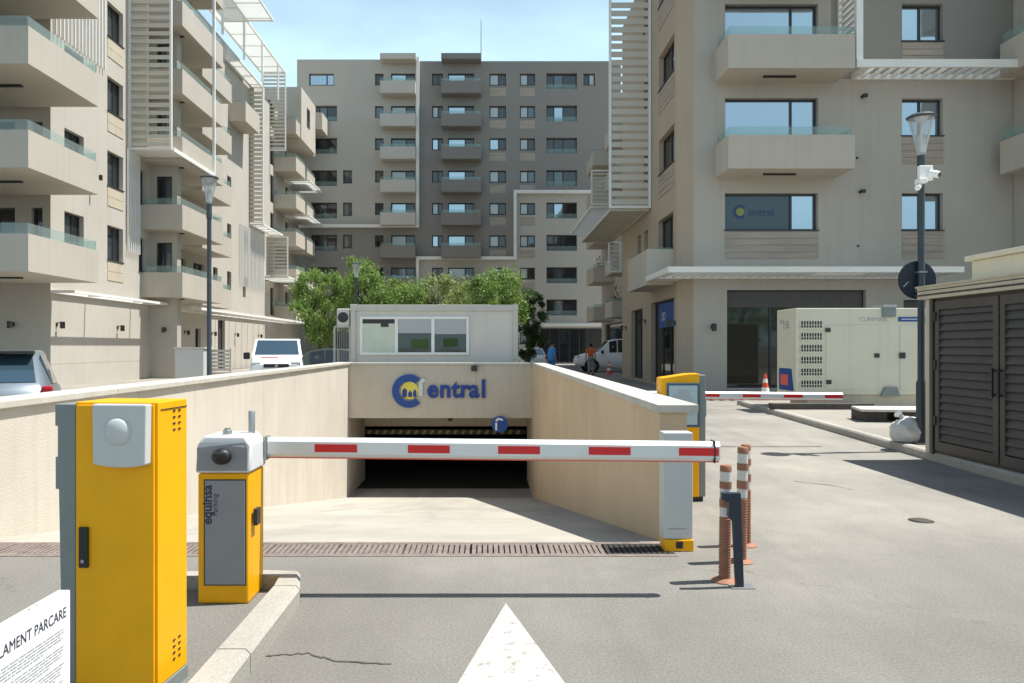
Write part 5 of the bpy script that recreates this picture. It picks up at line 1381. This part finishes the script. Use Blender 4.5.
def person(label, loc, rz, top, bottom, stride=.18, long_shirt=False):
    t = thing('person', label, 'person', loc, rz)
    J = dict(pel=(0,0,.95), waist=(0,0,1.08), chest=(0,.01,1.32), neck=(0,.0,1.48), head=(0,-.015,1.60), crown=(0,-.01,1.70),
             sl=(-.18,0,1.42), el=(-.25,.03,1.14), wl=(-.25,-.07,.90), hl=(-.25,-.10,.82), sr=(.18,0,1.42), er=(.25,.05,1.14), wr=(.27,.0,.90), hr=(.27,-.02,.82),
             hpl=(-.09,0,.92), kl=(-.10,-stride*.5,.50), al=(-.10,-stride*.6,.09), tl=(-.10,-stride*.6-.16,.03), hpr=(.09,0,.92), kr=(.10,stride*.1,.50), ar=(.10,stride*.9,.12), tr=(.10,stride*.9-.15,.03))
    names = list(J); idx = {n:i for i,n in enumerate(names)}
    E = [('pel','waist'),('waist','chest'),('chest','neck'),('neck','head'),('head','crown'),('chest','sl'),('sl','el'),('el','wl'),('wl','hl'),('chest','sr'),('sr','er'),('er','wr'),('wr','hr'),
         ('pel','hpl'),('hpl','kl'),('kl','al'),('al','tl'),('pel','hpr'),('hpr','kr'),('kr','ar'),('ar','tr')]
    rad = dict(pel=(.13,.09),waist=(.13,.09),chest=(.15,.10),neck=.055,head=(.075,.09),crown=(.06,.07),sl=.055,el=.042,wl=.03,hl=.035,sr=.055,er=.042,wr=.03,hr=.035,hpl=.085,kl=.055,al=.038,tl=.03,hpr=.085,kr=.055,ar=.038,tr=.03)
    def grow(nm, keep, add, mat_, over={}):
        ns = [n for n in names if n in keep]; ii = {n:i for i,n in enumerate(ns)}
        ee = [(ii[a],ii[b]) for a,b in E if a in ii and b in ii]
        rr = []
        for n in ns:
            r = over.get(n, rad[n]); r = r if hasattr(r,'__len__') else (r,r); rr.append((r[0]+add, r[1]+add))
        vv = [over.get('@'+n, J[n]) for n in ns]
        return mpart(t, nm, skin_mesh(nm, vv, ee, rr), mat_)
    bd = grow('body', names, 0, 'skin')
    if long_shirt:
        grow('shirt', ('pel','waist','chest','sl','el','sr','er'), .022, top, {'pel':(.24,.19),'waist':(.20,.16),'chest':(.20,.15),'@pel':(0,0,.78)})
    else:
        grow('shirt', ('pel','waist','chest','sl','el','sr','er'), .032, top, {'@el':(-.235,.02,1.22),'@er':(.235,.03,1.22)})
    grow('trousers', ('pel','hpl','kl','al','hpr','kr','ar'), .02, bottom, {'@pel':(0,0,.93)})
    mb = MB(); 
    for s in ('l','r'):
        a = Vector(J['a'+s]); mb.tube([a+Vector((0,.07,-.05)), a+Vector((0,0,-.035)), a+Vector((0,-.13,-.06)), a+Vector((0,-.2,-.065))], [.035,.05,.045,.02], 10)
    part(t, 'shoes', mb, 'black', smooth=60)
    bm = bmesh.new(); bmesh.ops.create_uvsphere(bm, u_segments=16, v_segments=10, radius=1)
    for v in bm.verts: v.co = Vector((v.co.x*.092, v.co.y*.108, v.co.z*.10))
    bmesh.ops.delete(bm, geom=[v for v in bm.verts if v.co.z < -.01 and v.co.y < -.02], context='VERTS')
    me = bpy.data.meshes.new('hair'); bm.to_mesh(me); bm.free(); me.transform(Matrix.Translation((0,.012,1.66))); mpart(t, 'hair', me, 'hair')
    # face
    mb = MB(); mb.tube([(0,-.10,1.62),(0,-.125,1.59)], [.008,.014], 8); 
    for s in (-1,1): mb.tube([(s*.085,-.0,1.61),(s*.098,.0,1.61)], [.025,.02], 8)
    part(bd, 'nose_and_ears', mb, 'skin', smooth=60)
    mb = MB()
    for s in (-1,1): mb.tube([(s*.03,-.098,1.63),(s*.03,-.106,1.63)], [.009,.008], 8)
    part(bd, 'eyes', mb, 'black')
    # fingers
    for s, h in ((-1,'hl'),(1,'hr')):
        c = Vector(J[h]); mb = MB()
        for k, (dy, L) in enumerate(((-.028,.07),(-.01,.08),(.009,.075),(.026,.06))):
            mb.tube([c+Vector((0,dy,-.01)), c+Vector((-s*.004,dy*1.1,-.01-L*.5)), c+Vector((-s*.018,dy*1.1-.005,-.01-L))], [.010,.009,.007], 6)
        mb.tube([c+Vector((-s*.01,-.03,.02)), c+Vector((-s*.025,-.05,-.015)), c+Vector((-s*.03,-.055,-.04))], [.011,.010,.008], 6)
        part(bd, 'fingers', mb, 'skin', smooth=60)
    return t
person('person in an orange shirt and grey trousers walking away along the street', ((590.5-486)/18.0, 41.0, 0), R(170), 'shirt_orange', 'trousers_grey')
person('person in loose blue work clothes standing beside the white car', ((552-486)/22.4, 33.0, .06), R(115), 'shirt_blue', 'trousers_blue', .05, True)

# ------------------------------------------------------------------ trees
def tree(label, x, y, H, rx, rz_, zc, leafm_, n=5000, seed=1, droop=.5, name='leafy_tree', group='trees behind the container cabin', lean=0):
    rnd = random.Random(seed)
    t = thing(name, label, 'tree', (x,y,0), 0, group)
    mb = MB(); tips = []
    mb.tube([(0,0,0),(.03,.02,zc*.5),(.0+lean*.5,.03,zc)], [.13,.10,.07], 8)
    for k in range(11):
        a = rnd.uniform(0,6.28); e = rnd.uniform(.35,1.0); z0 = zc*rnd.uniform(.45,1)
        tip = Vector((math.cos(a)*rx*e*.75+lean, math.sin(a)*rx*e*.75, zc+rnd.uniform(-.4,.85)*rz_))
        mid = Vector((tip.x*.45, tip.y*.45, (z0+tip.z)/2+.25))
        mb.tube([(0,0,z0),mid,tip], [.055,.035,.012], 6); tips.append(tip)
    part(t, 'trunk', mb, 'bark', smooth=60)
    V, Fc = [], []
    clumps = []
    for k in range(64):
        while True:
            p = Vector((rnd.uniform(-1,1), rnd.uniform(-1,1), rnd.uniform(-1,1)))
            if .35 < p.length < 1: break
        q_ = Vector((p.x*rx+lean, p.y*rx, zc+p.z*rz_)); s = rnd.uniform(.16,.55)*rx*.5
        clumps.append((q_, s))
    for tp in tips: clumps.append((tp, rx*.3))
    for k in range(int(n*1.8)):
        c, s = clumps[rnd.randrange(len(clumps))]
        d = Vector((rnd.gauss(0,.5), rnd.gauss(0,.5), rnd.gauss(0,.5)))*s
        d.z -= abs(d.x+d.y)*droop*.5
        p = c+d
        if p.z > H: p.z = H-rnd.uniform(0,.6)
        if p.z < .3: continue
        L = rnd.uniform(.08,.19); w = L*.42
        ax_ = Vector((rnd.uniform(-1,1), rnd.uniform(-1,1), rnd.uniform(-.9,.2)-droop)).normalized()
        sd = ax_.cross(Vector((rnd.uniform(-1,1),rnd.uniform(-1,1),rnd.uniform(-1,1)))).normalized()*w
        i = len(V)
        V += [tuple(p-ax_*L*.5), tuple(p+sd*.5), tuple(p+ax_*L*.5), tuple(p-sd*.5)]; Fc.append((i,i+1,i+2,i+3))
    me = bpy.data.meshes.new('crown'); me.from_pydata(V, [], Fc)
    o = bpy.data.objects.new('crown', me); link(o, t); me.materials.append(MATS[leafm_])
    return t
tree('tallest bright green tree at the left end of the row with hanging foliage', -8.2, 36.5, 6.1, 1.45, 2.3, 3.4, 'leaf', 9500, 11, .8, lean=.1)
tree('bright green tree just behind the small street lamp', -6.0, 35.5, 6.1, 1.25, 1.9, 4.0, 'leaf', 8000, 12, .8)
tree('second tree from the left above the cabin roof, low rounded top', -4.0, 36, 4.9, 1.5, 1.3, 3.6, 'leaf', 7000, 13, .4)
tree('olive green tree above the middle of the cabin', -1.9, 36, 5.2, 1.5, 1.4, 3.6, 'leaf_olive', 7000, 14, .5)
tree('broad green tree above the right end of the cabin', .5, 35.2, 5.4, 1.6, 1.5, 3.7, 'leaf', 8000, 15, .5)
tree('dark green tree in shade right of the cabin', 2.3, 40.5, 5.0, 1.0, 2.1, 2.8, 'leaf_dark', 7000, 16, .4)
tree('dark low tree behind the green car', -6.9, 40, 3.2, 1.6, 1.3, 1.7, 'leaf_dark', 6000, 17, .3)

_t = tree('broad street tree on the far side of the road, mirrored in the shop glass', 22, -16, 7.5, 2.6, 2.8, 4.3, 'leaf', 5000, 31, .4, group='street trees mirrored in the glass')
for _x, _y, _l in ((27,-17,'street tree mirrored behind the broad one in the shop glass'),(17,-17,'street tree mirrored at the left of the shop glass')):
    c_ = copy_tree(_t); c_.location = (_x,_y,0); c_.rotation_euler = (0,0,_x); c_['label'] = _l
def potted(label, x, y, z, h, m='leaf_dark'):
    t = thing('potted_plant', label, 'plant', (x,y,z), 0, 'plants on the balconies')
    mb = MB(); mb.lathe([(.10,0),(.15,.28),(.16,.30)], 12); part(t, 'pot', mb, 'bollard_brown', smooth=30)
    rnd = random.Random(x*7+z); V, Fc = [], []
    for k in range(260):
        p = Vector((rnd.gauss(0,.16), rnd.gauss(0,.16), .3+abs(rnd.gauss(0,.4))*h)); d = Vector((rnd.uniform(-1,1),rnd.uniform(-1,1),rnd.uniform(-.3,1))).normalized()*.12
        sd = d.cross(Vector((rnd.uniform(-1,1),rnd.uniform(-1,1),.3))).normalized()*.04; i = len(V)
        V += [tuple(p-d*.5), tuple(p+sd), tuple(p+d*.5), tuple(p-sd)]; Fc.append((i,i+1,i+2,i+3))
    me = bpy.data.meshes.new('foliage'); me.from_pydata(V, [], Fc); o = bpy.data.objects.new('foliage', me); link(o, t); me.materials.append(MATS[m])
potted('bright green plant on the high balcony behind the left slatted screen', -14.1, 35.4, 3.97+FZ*4, 1.6, 'leaf')
potted('dark plant on a recessed balcony above the white off-road car', 8.9, 58.2, 3.8+3.02*1, 1.9)
potted('low dark plant on the lowest recessed balcony', 9.0, 51.2, 3.8, 1.9)
# ------------------------------------------------------------------ world, sun, camera
w = bpy.data.worlds.new('World'); S.world = w; w.use_nodes = True
nt = w.node_tree; bg = nt.nodes['Background']
AZX, AZY = .46, .06
elev = math.atan(1/math.hypot(AZX, AZY)); az_ = math.atan2(AZX, AZY)   # azimuth from +Y towards +X
sky = nt.nodes.new('ShaderNodeTexSky'); sky.sky_type = 'NISHITA'; sky.sun_disc = False
sky.sun_elevation = elev; sky.sun_rotation = az_; sky.air_density = 1.0; sky.dust_density = 1.2; sky.ozone_density = 1.2
tc = nt.nodes.new('ShaderNodeTexCoord'); mp = nt.nodes.new('ShaderNodeMapping'); mp.inputs['Scale'].default_value = (1.0, 1.0, 3.2)
mp.inputs['Location'].default_value = (.3,0,.15)
nz = nt.nodes.new('ShaderNodeTexNoise'); nz.inputs['Scale'].default_value = 3.2; nz.inputs['Detail'].default_value = 9; nz.inputs['Roughness'].default_value = .55
rp = nt.nodes.new('ShaderNodeValToRGB'); rp.color_ramp.elements[0].position = .42; rp.color_ramp.elements[1].position = .70
rp.color_ramp.elements[0].color = (.62,.62,.62,1); rp.color_ramp.elements[1].color = (.9,.9,.9,1)
mx = nt.nodes.new('ShaderNodeMixRGB'); mx.inputs['Color2'].default_value = (5.9, 8.4, 9.5, 1)
L = nt.links.new
L(tc.outputs['Generated'], mp.inputs['Vector']); L(mp.outputs['Vector'], nz.inputs['Vector']); L(nz.outputs['Fac'], rp.inputs['Fac'])
sx_ = nt.nodes.new('ShaderNodeSeparateXYZ'); L(tc.outputs['Generated'], sx_.inputs[0])
mr = nt.nodes.new('ShaderNodeMapRange'); mr.inputs['From Min'].default_value = .36; mr.inputs['From Max'].default_value = .6; mr.inputs['To Min'].default_value = 1; mr.inputs['To Max'].default_value = .06
L(sx_.outputs['Z'], mr.inputs['Value'])
mu = nt.nodes.new('ShaderNodeMath'); mu.operation = 'MULTIPLY'; L(rp.outputs['Color'], mu.inputs[0]); L(mr.outputs[0], mu.inputs[1]); L(mu.outputs[0], mx.inputs['Fac']); L(sky.outputs['Color'], mx.inputs['Color1']); L(mx.outputs['Color'], bg.inputs['Color'])
bg.inputs['Strength'].default_value = .092
sd = bpy.data.lights.new('sun', 'SUN'); sd.energy = 4.8; sd.angle = R(.53); sd.color = (1.0, .975, .925)
so = bpy.data.objects.new('sun', sd); COL.objects.link(so)
dirv = Vector((-AZX, -AZY, -1)); so.rotation_euler = dirv.to_track_quat('-Z', 'Y').to_euler()
cd_ = bpy.data.cameras.new('camera'); co = bpy.data.objects.new('camera', cd_); COL.objects.link(co)
co.location = (0,0,EYE); co.rotation_euler = (R(90),0,0)
cd_.sensor_width = 36; cd_.lens = 740*36/1024; cd_.shift_x = 26/1024; cd_.shift_y = 5.5/1024
cd_.clip_end = 5000; cd_.clip_start = .05
S.camera = co
S.view_settings.view_transform = 'Standard'; S.view_settings.look = 'None'; S.view_settings.exposure = .62; S.view_settings.gamma = 1
S.render.resolution_x = 1024; S.render.resolution_y = 683
S.render.engine = 'CYCLES'
# all meshes: consistent normals
for me in bpy.data.meshes:
    if me.users and len(me.polygons) and me.name.split('.')[0] not in ('crown',):
        bm = bmesh.new(); bm.from_mesh(me); bmesh.ops.recalc_face_normals(bm, faces=bm.faces); bm.to_mesh(me); bm.free()
